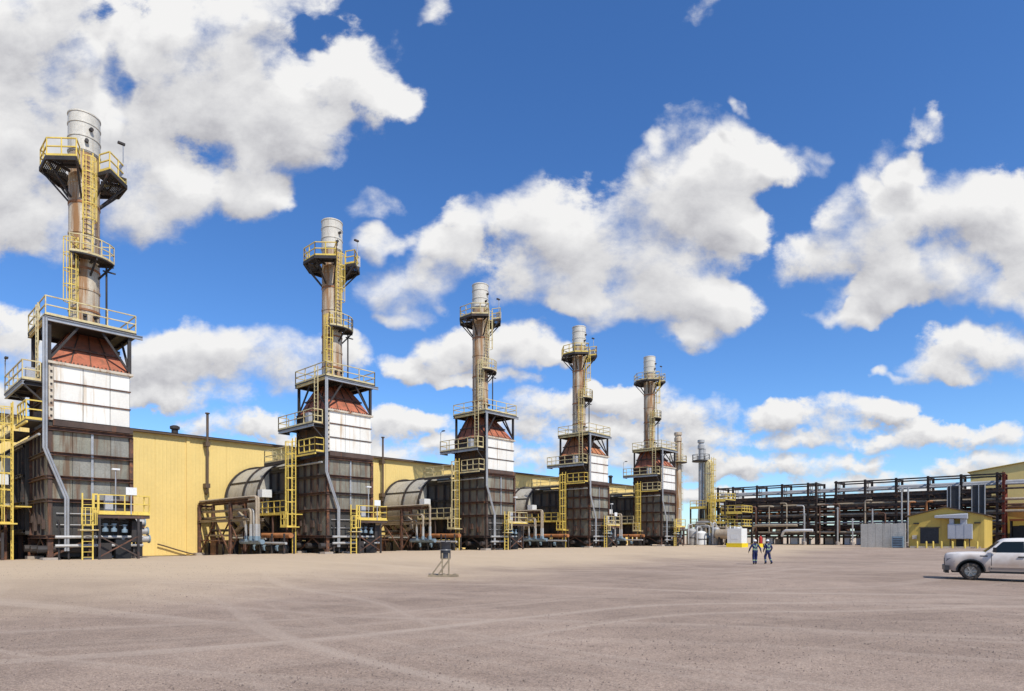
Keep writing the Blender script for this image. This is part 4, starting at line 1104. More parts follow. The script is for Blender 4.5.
deck_tower('access_platform', 'yellow railed platform nearest the dark pipe rack', 93.4, -37.45, 4.2, 3.4, (3.0, 5.2), 'yellow railed platforms')
ct = thing('caged_ladder', 'bright yellow caged ladder on the process platforms', 'ladder', 92.6, -41.74, 0.45)
ladder(ct, 0, 0, 0, 8.2, R(180), 'yellow_paint', cage=2.2, width=0.7, r=0.07, cage_r=0.5)
def vessel(p, q, r, h, label, m='pipe_grey', horiz=False):
    t = thing('process_vessel', label, 'vessel', p, q, 0.5, group='process vessels beside the pipe rack')
    if horiz:
        MB().lathe([(0.05, -h/2 - 0.3), (r * .7, -h/2 - 0.2), (r, -h/2), (r, h/2), (r * .7, h/2 + 0.2), (0.05, h/2 + 0.3)], 20, (0, 0, 1.1 + r), 'y').build('shell', m, t, smooth=True)
        for y in (-h * 0.3, h * 0.3): MB().box(-r * 0.8, r * 0.8, y - 0.12, y + 0.12, 0, 1.1 + r * 0.4).build('saddle', 'dark_steel', t)
        MB().tube([(0, 0, 1.1 + 2 * r - 0.05), (0, 0, 1.7 + 2 * r)], 0.14, 8).build('nozzle', m, t)
    else:
        MB().lathe([(r * .8, 0), (r, 0.2), (r, h), (r * 0.7, h + 0.25), (0.05, h + 0.38)], 20).build('shell', m, t, smooth=True)
        MB().tube([(0, 0, h + 0.3), (0, 0, h + 0.8), (-0.2, 0, h + 0.95), (-r - 0.4, 0, h + 0.95), (-r - 0.55, 0, h + 0.8), (-r - 0.55, 0, 0.3)], 0.11, 8).build('pipe', 'pipe_grey', t, smooth=True, angle=60)
        MB().lathe([(r + .01, h * .5), (r + .06, h * .5), (r + .06, h * .5 + .12), (r + .01, h * .5 + .12)], 20, caps=False).build('band', 'dark_steel', t)
    return t
vessel(90.6, -44.3, 0.7, 2.4, 'upright grey vessel at the foot of the last tower platform')
vessel(90.8, -42.89, 0.85, 2.0, 'upright pale vessel between last tower and white tank, wider one', 'tank_white')
vessel(91.2, -40.62, 0.6, 2.6, 'slim upright grey vessel left of the white tank')
vessel(90.4, -38.69, 0.75, 2.8, 'horizontal beige drum right behind the white tank', 'tan_lagging', True)
vessel(96.0, -41.75, 0.9, 3.4, 'horizontal grey drum under the yellow platforms', 'pipe_grey', True)
# tangle of process pipework
for k, (p0, q0, z0) in enumerate(((92.0, -46.38, 2.6), (92.2, -44.23, 2.2), (91.8, -42.53, 2.9), (92.4, -40.34, 2.3), (92.6, -38.2, 3.2), (91.9, -41.75, 3.6))):
    names = ['beside the last tower', 'under the tall yellow platform', 'above the slim grey vessel', 'behind the white tank', 'at the foot of the platform nearest the rack', 'on top level over the vessels']
    t = thing('process_piping', 'looping grey process pipes ' + names[k], 'pipes', p0, q0, 0.5, group='process pipework')
    rr = random.Random(k)
    for j in range(3):
        y = -j * 0.55; h = z0 + rr.uniform(-0.6, 0.6); l = rr.uniform(1.2, 2.6); z2 = rr.uniform(0.3, 1.2)
        MB().tube([(0, y, 0.0), (0, y, h - 0.25), (0, y + 0.07, h - 0.07), (0, y + 0.25, h), (0, y + l, h), (0.05, y + l + 0.18, h - 0.07), (0.05, y + l + 0.25, h - 0.25), (0.05, y + l + 0.25, z2)], rr.uniform(0.08, 0.15), 8).build('pipe', rr.choice(['pipe_grey', 'tan_lagging', 'pipe_grey', 'rust_beam']), t, smooth=True, angle=60)
    MB().lathe([(0.08, 0), (0.2, 0.02), (0.2, 0.3), (0.1, 0.4), (0.1, 0.7), (0.22, 0.72), (0.22, 0.78)], 12, (-0.35, 0.4, 1.2)).build('valve', 'blue_grey', t, smooth=True)

# ------------------------------------------------------------------ pipe racks closing the yard
RP = 106.0
def rack(label, posts, q0, q1, rp=RP, zt=9.9):
    t = thing('pipe_rack', label, 'pipe rack', rp, 0, 0.6, group='dark steel pipe racks')
    for q in posts:
        for x in (0, 4.5):
            MB().ibeam((x, -q, -0.3), (x, -q, zt + 0.25), 0.3, 0.3).build('post', 'rack_steel', t)
        for z in (1.7, 3.2, 4.5, 6.2, 7.6, zt):
            MB().ibeam((0.16, -q, z), (4.34, -q, z), 0.2, 0.3).build('crossbeam', 'rack_steel', t)
        for z in ((8.4, 9.1) if zt > 9 else ()):
            MB().bar((0.16, -q, z), (4.34, -q, z), 0.08).build('rung', 'rack_steel', t)
        for x in ((1.2, 2.2) if zt > 9 else ()):
            MB().bar((x, -q, 7.75), (x, -q, zt - 0.16), 0.08).build('hanger', 'rack_steel', t)
    for x in (0, 4.5):
        for z, h in ((zt, 0.2), (7.62, 0.34), (6.9, 0.14), (6.15, 0.32), (4.55, 0.26), (3.15, 0.3), (1.75, 0.24)):
            MB().ibeam((x - 0.18, -q1, z), (x - 0.18, -q0, z), 0.14, h).build('girder', 'rack_steel', t)
    for q in posts[:-1:2]:
        i = posts.index(q); q2 = posts[i + 1]
        MB().bar((4.5, -q, 0), (4.5, -q2, 3.1), 0.12).build('brace', 'rack_steel', t)
    return t
PL = [-46.84, -44.09, -39.88, -35.72, -31.63, -30.41]
PR = [-27.46, -23.39, -19.28, -15.29, -11.41, -7.43]
rack('long dark pipe rack on the left, behind the two workers', PL, -47.4, -30.2)
rk = rack('long dark pipe rack on the right, ending behind the yellow shed', PR, -27.7, -6.6)
for x in (0.0, 4.5):
    MB().ibeam((x, 6.75, -0.3), (x, 6.75, 10.1), 0.32, 0.32).build('end_post', 'red_steel', rk)
for z in (1.7, 3.2, 4.5, 6.2, 7.6, 9.0, 9.9):
    MB().ibeam((0.18, 6.75, z), (4.3, 6.75, z), 0.24, 0.28).build('end_beam', 'red_steel', rk)
MB().bar((0.2, 6.7, 3.3), (4.3, 6.7, 7.4), 0.16).build('end_brace', 'red_steel', rk)
MB().bar((4.3, 6.72, 3.3), (0.2, 6.72, 7.4), 0.16).build('end_brace', 'red_steel', rk)
rack('lower dark rack standing behind both pipe racks', [-49 + 3.3 * k for k in range(13)], -49.4, -9.0, RP + 8.5, 7.9)
LEV = [(2.05, 'tan_lagging', 0.20), (1.98, 'orange_rust', 0.15), (3.55, 'pipe_grey', 0.14), (3.5, 'rust_beam', 0.12), (4.86, 'tan_lagging', 0.18), (4.84, 'orange_rust', 0.16), (5.4, 'rust_beam', 0.10), (5.75, 'rust_beam', 0.14),
       (6.5, 'tan_lagging', 0.17), (6.46, 'pipe_grey', 0.13), (7.95, 'rack_steel', 0.14), (8.9, 'pipe_grey', 0.30), (8.6, 'pipe_grey', 0.18)]
lw = ['lowest', 'second lowest', 'third lowest', 'fourth lowest', 'fifth lowest', 'sixth lowest', 'seventh lowest', 'eighth lowest', 'ninth lowest', 'tenth lowest', 'third highest', 'second highest', 'highest']
order = sorted(range(len(LEV)), key=lambda i: LEV[i][0])
for r_, i in enumerate(order):
    z, m, rad = LEV[i]; x = [0.35, 1.3, 0.5, 1.6, 0.4, 1.25, 2.2, 0.9, 0.35, 1.5, 0.8, 2.4, 1.2][i]
    col = {'tan_lagging': 'tan', 'orange_rust': 'rust orange', 'pipe_grey': 'grey', 'rust_beam': 'brown', 'rack_steel': 'black'}[m]
    e = 12.0 if z > 4.6 else -7.0
    o = MB().tube([(x, 47.3, 0), (x, -e if e > 0 else 7.0, 0)], rad, 10).build('rack_pipe', m, None, smooth=True)
    o.location = W(RP, 0, 0.6 + z); o.rotation_euler = (0, 0, ANG)
    tag(o, '%s long %s pipe running through both pipe racks' % (lw[r_], col), 'pipe', 'pipes lying in the racks')
for k, (z, x0, x1, m) in enumerate(((1.15, 1.0, 3.6, 'rack_steel'), (2.62, 1.8, 4.2, 'panel_brown'), (3.85, 2.0, 4.2, 'rack_steel'), (5.05, 2.2, 4.2, 'panel_brown'), (5.62, 1.6, 4.0, 'panel_brown'), (6.62, 2.2, 4.0, 'rack_steel'))):
    nm = ['lowest', 'second lowest', 'third lowest', 'third highest', 'second highest', 'highest'][k]
    t = thing('cable_tray', '%s of the long dark cable trays lying in the pipe racks' % nm, 'cable tray', RP, 0, 0.6 + z, group='cable trays in the racks')
    MB().box(x0, x1, 6.9, 47.2, 0, 0.03).build('floor', m, t)
    for x in (x0, x1): MB().box(x - 0.03, x, 6.9, 47.2, 0.03, 0.45 if k in (3, 4) else 0.3).build('side_rail', m, t)
for k in range(14):
    rr = random.Random(60 + k); q = -46 + k * 2.8 + rr.uniform(-.6, .6)
    t = thing('riser_loop', 'rusty or tan riser pipe climbing inside the racks, number %s from the left' % ['one', 'two', 'three', 'four', 'five', 'six', 'seven', 'eight', 'nine', 'ten', 'eleven', 'twelve', 'thirteen', 'fourteen'][k], 'pipe', RP + rr.uniform(-0.6, -0.35), q, 0.6, group='riser pipes in the racks')
    z0, z1 = rr.choice((0.2, 1.9, 3.4)), rr.choice((4.9, 6.4, 6.9)); m = rr.choice(('tan_lagging', 'orange_rust', 'rust_beam', 'pipe_grey')); r0 = rr.uniform(0.08, 0.15); dy = rr.choice((-1, 1)) * rr.uniform(0.5, 1.2)
    MB().tube([(0, 0, z0), (0, 0, z1 - .25), (0, dy * .1, z1 - .07), (0, dy * .3, z1), (0, dy, z1), (0.3, dy * 1.1, z1), (0.9, dy * 1.15, z1)], r0, 8).build('pipe', m, t, smooth=True, angle=60)
    MB().lathe([(r0 + .02, 0), (r0 + .1, 0), (r0 + .1, .12), (r0 + .02, .12)], 10, (0, 0, (z0 + z1) / 2)).build('flange', 'dark_steel', t)
# packed boxes and pipe shoes on the middle level read as many small rusty blocks
bl = MB(); rr = random.Random(5); y = 7.2
while y < 47:
    w = rr.uniform(0.3, 1.1); h = rr.uniform(0.25, 0.75); x = rr.uniform(0.3, 3.2)
    bl.box(x, x + rr.uniform(.3, .9), y, y + w, 4.72, 4.72 + h); y += w + rr.uniform(0.1, 0.8)
o = bl.build('pipe_shoes', 'orange_rust', None); o.location = W(RP, 0, 0.6); o.rotation_euler = (0, 0, ANG)
tag(o, 'many small rusty shoes and fittings along the middle rack level', 'fittings', kind='stuff')
for k in range(9):
    q = -45.5 + k * 4.2
    nm = ['first', 'second', 'third', 'fourth', 'fifth', 'sixth', 'seventh', 'eighth', 'ninth'][k]
    t = thing('heat_exchanger', 'dark brown horizontal exchanger behind the racks, %s from the left' % nm, 'heat exchanger', RP + 6.2, q, 0.6, group='exchangers behind the racks')
    m = ['panel_brown', 'rust_beam', 'tan_lagging'][k % 3]
    MB().lathe([(0.1, -1.75), (0.5, -1.7), (0.62, -1.5), (0.62, 1.5), (0.5, 1.7), (0.1, 1.75)], 18, (0, 0, 2.2 + 0.4 * (k % 2)), 'y').build('shell', m, t, smooth=True)
    for y in (-1, 1): MB().box(-0.4, 0.4, y - 0.12, y + 0.12, -0.1, 1.75 + 0.4 * (k % 2)).build('saddle', 'dark_steel', t)
    MB().tube([(0, 0.4, 2.7), (0, 0.4, 5.2 + (k % 2)), (0, 1.6, 5.4 + (k % 2))], 0.16, 8).build('pipe', 'orange_rust' if k % 2 else 'panel_brown', t, smooth=True)
# low pipe run in front of the left rack
for (q0, q1, z, m, lab) in ((-40.5, -33.0, 3.2, 'tan_lagging', 'upper short tan pipe in front of the left rack'), (-35.6, -30.6, 2.35, 'sign_white', 'lower pale pipe bending out of the left rack')):
    o = MB().tube([(0.6, -q0, z - 0.9), (0.15, -q0 - 0.4, z - 0.2), (0, -q0 - 0.8, z), (0, -q1, z)], 0.22, 10).build('front_pipe', m, None, smooth=True, angle=60)
    o.location = W(RP - 1.0, 0, 0.6); o.rotation_euler = (0, 0, ANG); tag(o, lab, 'pipe')
# pale equipment under the racks
for k, (q, w, h, m) in enumerate(((-43.0, 1.2, 1.5, 'pipe_grey'), (-38.2, 1.0, 1.3, 'tank_white'), (-36.9, 0.8, 1.0, 'tan_lagging'), (-34.2, 1.1, 1.2, 'tank_white'), (-32.4, 1.2, 1.1, 'tank_white'), (-28.8, 1.2, 1.5, 'tan_lagging'), (-26.2, 0.7, 1.7, 'sign_white'), (-24.6, 0.6, 1.2, 'unit_grey'), (-21.9, 0.8, 1.4, 'red_paint'))):
    nm = ['first', 'second', 'third', 'fourth', 'fifth', 'sixth', 'seventh', 'eighth', 'ninth'][k]
    t = thing('equipment_cabinet', 'low pale or red cabinet under the rack, %s from the left' % nm, 'cabinet', RP + 1.2, q, 0.58, group='cabinets under the racks')
    MB().box(0, 0.9, -w / 2, w / 2, 0.12, h).build('body', m, t); MB().box(0.05, 0.85, -w / 2 + .05, w / 2 - .05, 0, 0.12).build('plinth', 'dark_steel', t)
    MB().box(-0.02, 0.0, -w / 2 + .06, -0.02, 0.2, h - .08).build('door', m, t); MB().box(-0.02, 0.0, 0.02, w / 2 - .06, 0.2, h - .08).build('door', m, t)
# stanchions in front of the racks
for k, (q, h) in enumerate(((-31.9, 5.2), (-27.0, 6.0), (-24.9, 4.2), (-22.2, 5.6), (-18.4, 8.6), (-17.6, 8.6))):
    nm = ['first', 'second', 'third', 'fourth', 'fifth', 'sixth'][k]
    t = thing('stanchion', 'thin grey upright in front of the pipe rack, %s from the left' % nm, 'post', RP - 0.9, q, 0.58, group='grey uprights before the racks')
    MB().tube([(0, 0, 0), (0, 0, h)], 0.11, 8).build('pole', 'pipe_grey', t); MB().lathe([(0.3, 0), (0.3, 0.5), (0.12, 0.6)], 10).build('foot', 'concrete', t)
    MB().bar((0, -.25, h - .2), (0, .25, h - .2), 0.12).build('head', 'galvanised', t)
# tall dark ducts with pale edges standing before the right rack
for k, (q, w) in enumerate(((-12.2, 1.2), (-9.4, 1.25))):
    t = thing('vertical_duct', ['left', 'right'][k] + ' one of two tall dark ducts with pale edges behind the shed', 'duct', RP - 0.9, q, 0.58, group='tall ducts behind the shed')
    MB().box(0, 0.6, -w / 2, w / 2, 0, 8.5).build('panel', 'blue_dark', t)
    for y in (-w / 2 - 0.08, w / 2 + 0.08, -0.05 if k else 0.3): MB().box(-0.1, 0.6, y - 0.05, y + 0.05, 0, 8.6).build('edge_pipe', 'galvanised', t)
    for z in (3, 5.5, 8.2): MB().box(-0.04, 0.0, -w / 2, w / 2, z, z + 0.15).build('flange', 'dark_steel', t)

# ------------------------------------------------------------------ grey block wall, sheds, large hall at the right
gw = thing('block_wall', 'grey panel wall standing left of the yellow shed', 'wall', 91, -18.05, 0.5)
for k in range(6):
    MB().box(0, 0.25, -2.55 + k * 0.85 + 0.012, -2.55 + (k + 1) * 0.85 - 0.012, -0.2, 3.2 - (0.05 if k % 2 else 0)).build('panel', 'block_wall', gw)
MB().box(0.25, 0.4, -2.5, 2.5, -0.2, 3.0).build('backing', 'block_wall', gw)
gb = thing('generator_box', 'blue grey box unit at the foot of the grey panel wall', 'box', 89.8, -16.2, 0.5)
MB().box(0, 0.7, -0.6, 0.6, 0.1, 1.5).build('body', 'blue_grey', gb); MB().box(0.05, 0.65, -0.5, 0.5, 0, 0.1).build('feet', 'dark_steel', gb)
for k in range(5): MB().box(-0.02, 0.0, -0.5, 0.5, 0.3 + k * 0.22, 0.38 + k * 0.22).build('louvre', 'dark_steel', gb)

shed = thing('yellow_shed', 'small yellow gable shed with a dark door and grey unit on its front', 'shed', 92, -11.5, 0.55)
w2, e, pk, dp = 3.85, 3.98, 5.0, 10.0
f = MB(); f.add([(0, -w2, 0), (0, w2, 0), (0, w2, e), (0, 0, pk), (0, -w2, e), (dp, -w2, 0), (dp, w2, 0), (dp, w2, e), (dp, 0, pk), (dp, -w2, e)],
   [(0,1,2,3,4),(9,8,7,6,5),(0,5,6,1),(1,6,7,2),(4,9,5,0)]).build('wall', 'yellow_shed', shed)
for s_ in (-1, 1):
    rb_ = MB(); o_ = 0.35; n_ = Vector((0, -(pk - e) * s_, -w2)).normalized() * -0.12
    pts = [Vector((-0.3, 0, pk + .03)), Vector((dp + .3, 0, pk + .03)), Vector((dp + .3, s_ * (w2 + o_), e + .03 - o_ * (pk - e) / w2)), Vector((-0.3, s_ * (w2 + o_), e + .03 - o_ * (pk - e) / w2))]
    rb_.add(pts + [p_ + Vector((0, 0, 0.12)) for p_ in pts], [(0,1,2,3),(4,5,6,7),(0,1,5,4),(1,2,6,5),(2,3,7,6),(3,0,4,7)]).build('roof', 'brown_trim', shed)
dr = MB().box(-0.04, 0.02, 0.65, 2.6, 0.55, 2.5).build('roller_door', 'drum_grey', shed)
for k in range(8): MB().box(-0.06, -0.04, 0.68, 2.57, 0.6 + k * 0.235, 0.8 + k * 0.235).build('slat', 'drum_grey', dr)
MB().box(-0.09, 0.0, 0.55, 2.7, 2.5, 2.62).build('lintel', 'brown_trim', dr)
un = MB().box(-0.9, -0.02, -2.75, -0.35, 1.15, 2.95).build('air_handler', 'unit_grey', shed)
for k in range(3): MB().box(-0.93, -0.9, -2.7 + k * .8, -2.0 + k * .8, 1.2, 2.9).build('panel', 'unit_grey', un)
hd = MB(); hd.add([(-1.1, 0.95, 4.0), (-1.1, -2.3, 4.1), (-0.02, -2.3, 4.3), (-0.02, 0.95, 4.1), (-1.1, 0.95, 3.75), (-1.1, -2.3, 3.6), (-0.02, -2.3, 3.6), (-0.02, 0.95, 3.7)], [(0,1,2,3),(4,5,6,7),(0,1,5,4),(1,2,6,5),(2,3,7,6),(3,0,4,7)])
hd.build('intake_hood', 'unit_grey', un)
MB().box(-0.8, -0.02, -2.2, -1.6, 2.95, 3.6).build('duct', 'unit_grey', un); MB().box(-0.8, -0.02, -0.95, -0.5, 2.95, 3.6).build('duct', 'unit_grey', un)
for y in (-2.5, -0.6): MB().bar((-0.8, y, 0), (-0.8, y, 1.15), 0.1).build('stand', 'dark_steel', un)
MB().box(-0.35, -0.02, 2.95, 3.4, 1.1, 1.6).build('wall_box', 'beige_trim', shed)
for y in (3.0, -3.2): MB().box(-0.3, -0.02, y - 0.3, y + 0.3, 3.0, 3.15).build('lamp', 'dark_steel', shed)
MB().box(-0.03, 0.03, -1.9, -1.1, 0.05, 1.1).build('louvre', 'black', shed)
bd = ['leftmost', 'second', 'third', 'fourth', 'fifth', 'sixth', 'rightmost']
for k, y in enumerate((2.7, 1.75, 1.05, 0.2, -0.9, -2.1, -3.3)):
    t = thing('bollard', '%s yellow bollard in front of the small yellow shed' % bd[k], 'bollard', 90.6, -11.5 - y, 0.52, group='yellow bollards before the shed')
    MB().lathe([(0.10, 0), (0.10, 0.8), (0.08, 0.87), (0.02, 0.9)], 12).build('post', 'yellow_paint', t, smooth=True)
    MB().lathe([(0.2, -0.1), (0.2, 0.04)], 12).build('footing', 'concrete', t)
cu = MB().box(0, 0.2, -3.6, 3.5, -0.05, 0.22).build('kerb_beam', 'beige_trim', None); cu.location = W(90.9, -11.5, 0.55); cu.rotation_euler = (0, 0, ANG)
tag(cu, 'low pale kerb beam along the front of the yellow shed', 'kerb')

s2 = thing('yellow_annex', 'yellow gable annex behind the pickup, right of the small shed', 'shed', 112, -5.6, 0.55)
w2, e, pk, dp = 4.2, 5.0, 5.75, 8
MB().add([(0, -w2, 0), (0, w2, 0), (0, w2, e), (0, 0, pk), (0, -w2, e), (dp, -w2, 0), (dp, w2, 0), (dp, w2, e), (dp, 0, pk), (dp, -w2, e)],
   [(0,1,2,3,4),(9,8,7,6,5),(0,5,6,1),(1,6,7,2),(4,9,5,0)]).build('wall', 'yellow_shed', s2)
for s_ in (-1, 1):
    pts = [Vector((-0.3, 0, pk + .03)), Vector((dp + .3, 0, pk + .03)), Vector((dp + .3, s_ * (w2 + .3), e - .02)), Vector((-0.3, s_ * (w2 + .3), e - .02))]
    MB().add(pts + [p_ + Vector((0, 0, 0.16)) for p_ in pts], [(0,1,2,3),(4,5,6,7),(0,1,5,4),(1,2,6,5),(2,3,7,6),(3,0,4,7)]).build('roof', 'brown_trim', s2)
MB().box(-0.05, 0.02, -2.4, -0.2, 0, 3.0).build('door_opening', 'black', s2)
cn = thing('canopy', 'rust orange flat canopy on posts before the yellow annex', 'canopy', 108.6, -4.6, 0.55)
MB().box(0, 3.0, -1.7, 1.7, 3.6, 3.85).build('roof', 'canopy_orange', cn)
for x, y in ((0.15, -1.55), (0.15, 1.55), (2.85, -1.55), (2.85, 1.55)): MB().bar((x, y, -0.1), (x, y, 3.6), 0.16).build('post', 'dark_steel', cn)
MB().box(1.2, 2.8, -1.2, 1.4, 0, 2.9).build('cabinet', 'black', cn)

bh = thing('large_yellow_hall', 'big yellow gable hall at the right edge behind the racks', 'building', 125, 8, 0.5)
w2, e, pk, dp = 20.2, 12.0, 15.2, 40
MB().add([(0, -w2, 0), (0, w2, 0), (0, w2, e), (0, 0, pk), (0, -w2, e), (dp, -w2, 0), (dp, w2, 0), (dp, w2, e), (dp, 0, pk), (dp, -w2, e)],
   [(0,1,2,3,4),(9,8,7,6,5),(0,5,6,1),(1,6,7,2),(4,9,5,0)]).build('wall', 'yellow_sheet', bh)
for s_ in (-1, 1):
    pts = [Vector((-0.3, 0, pk + .03)), Vector((dp + .3, 0, pk + .03)), Vector((dp + .3, s_ * (w2 + .4), e - .03)), Vector((-0.3, s_ * (w2 + .4), e - .03))]
    MB().add(pts + [p_ + Vector((0, 0, 0.12)) for p_ in pts], [(0,1,2,3),(4,5,6,7),(0,1,5,4),(1,2,6,5),(2,3,7,6),(3,0,4,7)]).build('roof', 'yellow_shed', bh)
for y in (16, 12, 8): MB().box(-0.06, -0.01, y - 0.06, y + 0.06, 0, e).build('seam', 'yellow_shed', bh)
# next rack bent that carries the pipes past the yard, just outside the picture
nb = thing('rack_bent', 'dark steel rack frame at the right edge carrying the long pipes', 'pipe rack', RP, 6, 0.6)
for x in (0, 4.5): MB().ibeam((x, 0, -0.3), (x, 0, 10.1), 0.3, 0.3).build('post', 'rack_steel', nb)
for z in (4.55, 6.2, 7.6, 9.9): MB().ibeam((0.16, 0, z), (4.34, 0, z), 0.2, 0.28).build('crossbeam', 'rack_steel', nb)

# ------------------------------------------------------------------ white tank and small gear behind the workers
tk = thing('storage_tank', 'white square tank on a bright yellow base behind the workers', 'tank', 80.2, -32.8, gz(80.2, -32.8))
MB().box(-0.95, 0.95, -0.95, 0.95, 0.55, 2.5).build('tank', 'tank_white', tk)
MB().box(-1.05, 1.05, -1.05, 1.05, -0.1, 0.545).build('base', 'signal_yellow', tk)
for y in (-0.7, 0.1, 0.7): MB().tube([(-0.6, y, 2.5), (-0.6, y, 2.8)], 0.09, 8).build('vent', 'tank_white', tk)
MB().lathe([(0.35, 0), (0.35, 0.15), (0.1, 0.22)], 16, (0.3, 0, 2.5)).build('lid', 'tank_white', tk)
MB().box(-0.97, -0.952, -0.5, 0.5, 1.1, 1.6).build('placard', 'sign_white', tk)
tr = thing('spill_tray', 'bright yellow tray between the two workers', 'tray', 82.2, -30.9, gz(82.2, -30.9))
MB().box(-0.6, 0.6, -0.55, 0.55, -0.05, 0.08).box(-0.6, -0.52, -0.55, 0.55, 0.08, 0.5).box(0.52, 0.6, -0.55, 0.55, 0.08, 0.5).box(-0.52, 0.52, -0.55, -0.47, 0.08, 0.5).box(-0.52, 0.52, 0.47, 0.55, 0.08, 0.5).build('tray', 'signal_yellow', tr)
MB().box(-0.62, -0.602, -0.3, 0.3, 0.1, 0.4).build('plate', 'signal_yellow', tr)
ex = thing('wheeled_extinguisher', 'red wheeled fire extinguisher behind the yellow tray', 'fire extinguisher', 83.4, -30.9, gz(83.4, -30.9))
MB().lathe([(0.05, 0), (0.22, 0.06), (0.22, 1.05), (0.1, 1.2), (0.06, 1.3)], 16, (0, 0, 0.25)).build('cylinder', 'red_paint', ex, smooth=True)
for y in (-0.32, 0.32):
    MB().lathe([(0.24, -0.04), (0.24, 0.04)], 16, (0.1, y, 0.24), 'y').build('wheel', 'black', ex)
MB().tube([(0.1, -0.2, 0.4), (0.25, -0.2, 1.45), (0.25, 0.2, 1.45), (0.1, 0.2, 0.4)], 0.025, 6).build('handle', 'black', ex)

# ------------------------------------------------------------------ drum on a wooden stand in the yard
dz = gz(20.0, -22.9)
dm = thing('drum_stand', 'dark grey drum held up on a slanted wooden stand in the yard', 'drum', loc=Vector((-3.37, 30.2, dz)), rot=0.12)
for y in (-0.35, 0.35): MB().box(-0.78, 0.72, y - 0.06, y + 0.06, 0.0, 0.07).build('runner', 'stick_wood', dm)
for x in (-0.6, 0.0, 0.55): MB().box(x - 0.06, x + 0.06, -0.4, 0.4, 0.072, 0.11).build('crosspiece', 'stick_wood', dm)
for x, y in ((-0.08, -0.2), (-0.08, 0.2), (0.24, -0.2), (0.24, 0.2)):
    MB().bar((x, y, 0.1), (x, y, 1.15), 0.07).build('leg', 'stick_wood', dm)
for x, y in ((-0.08, -0.24), (0.24, -0.24), (-0.08, 0.24), (0.24, 0.24)):
    MB().bar((x - 0.5, y, 0.1), (x, y, 0.78), 0.06).build('brace', 'stick_wood', dm)
MB().box(-0.16, 0.32, -0.25, 0.25, 0.84, 0.885).build('shelf', 'stick_wood', dm)
dr = MB().lathe([(0.02, 0), (0.25, 0.0), (0.262, 0.02), (0.25, 0.04), (0.25, 0.26), (0.265, 0.275), (0.25, 0.29), (0.25, 0.52), (0.265, 0.535), (0.25, 0.55), (0.25, 0.78), (0.262, 0.80), (0.25, 0.82), (0.235, 0.81), (0.02, 0.80)], 28, (0.08, 0, 0.888)).build('drum', 'drum_grey', dm, smooth=True)
MB().tube([(0.08 + 0.28 * math.cos(a), 0.28 * math.sin(a), 1.3) for a in [k * PI / 10 for k in range(20)]], 0.015, 6, closed=True).build('strap', 'galvanised', dr)
MB().bar((0.08, 0.0, 1.70), (0.08, 0.0, 2.05), 0.05).build('spout', 'drum_grey', dr)

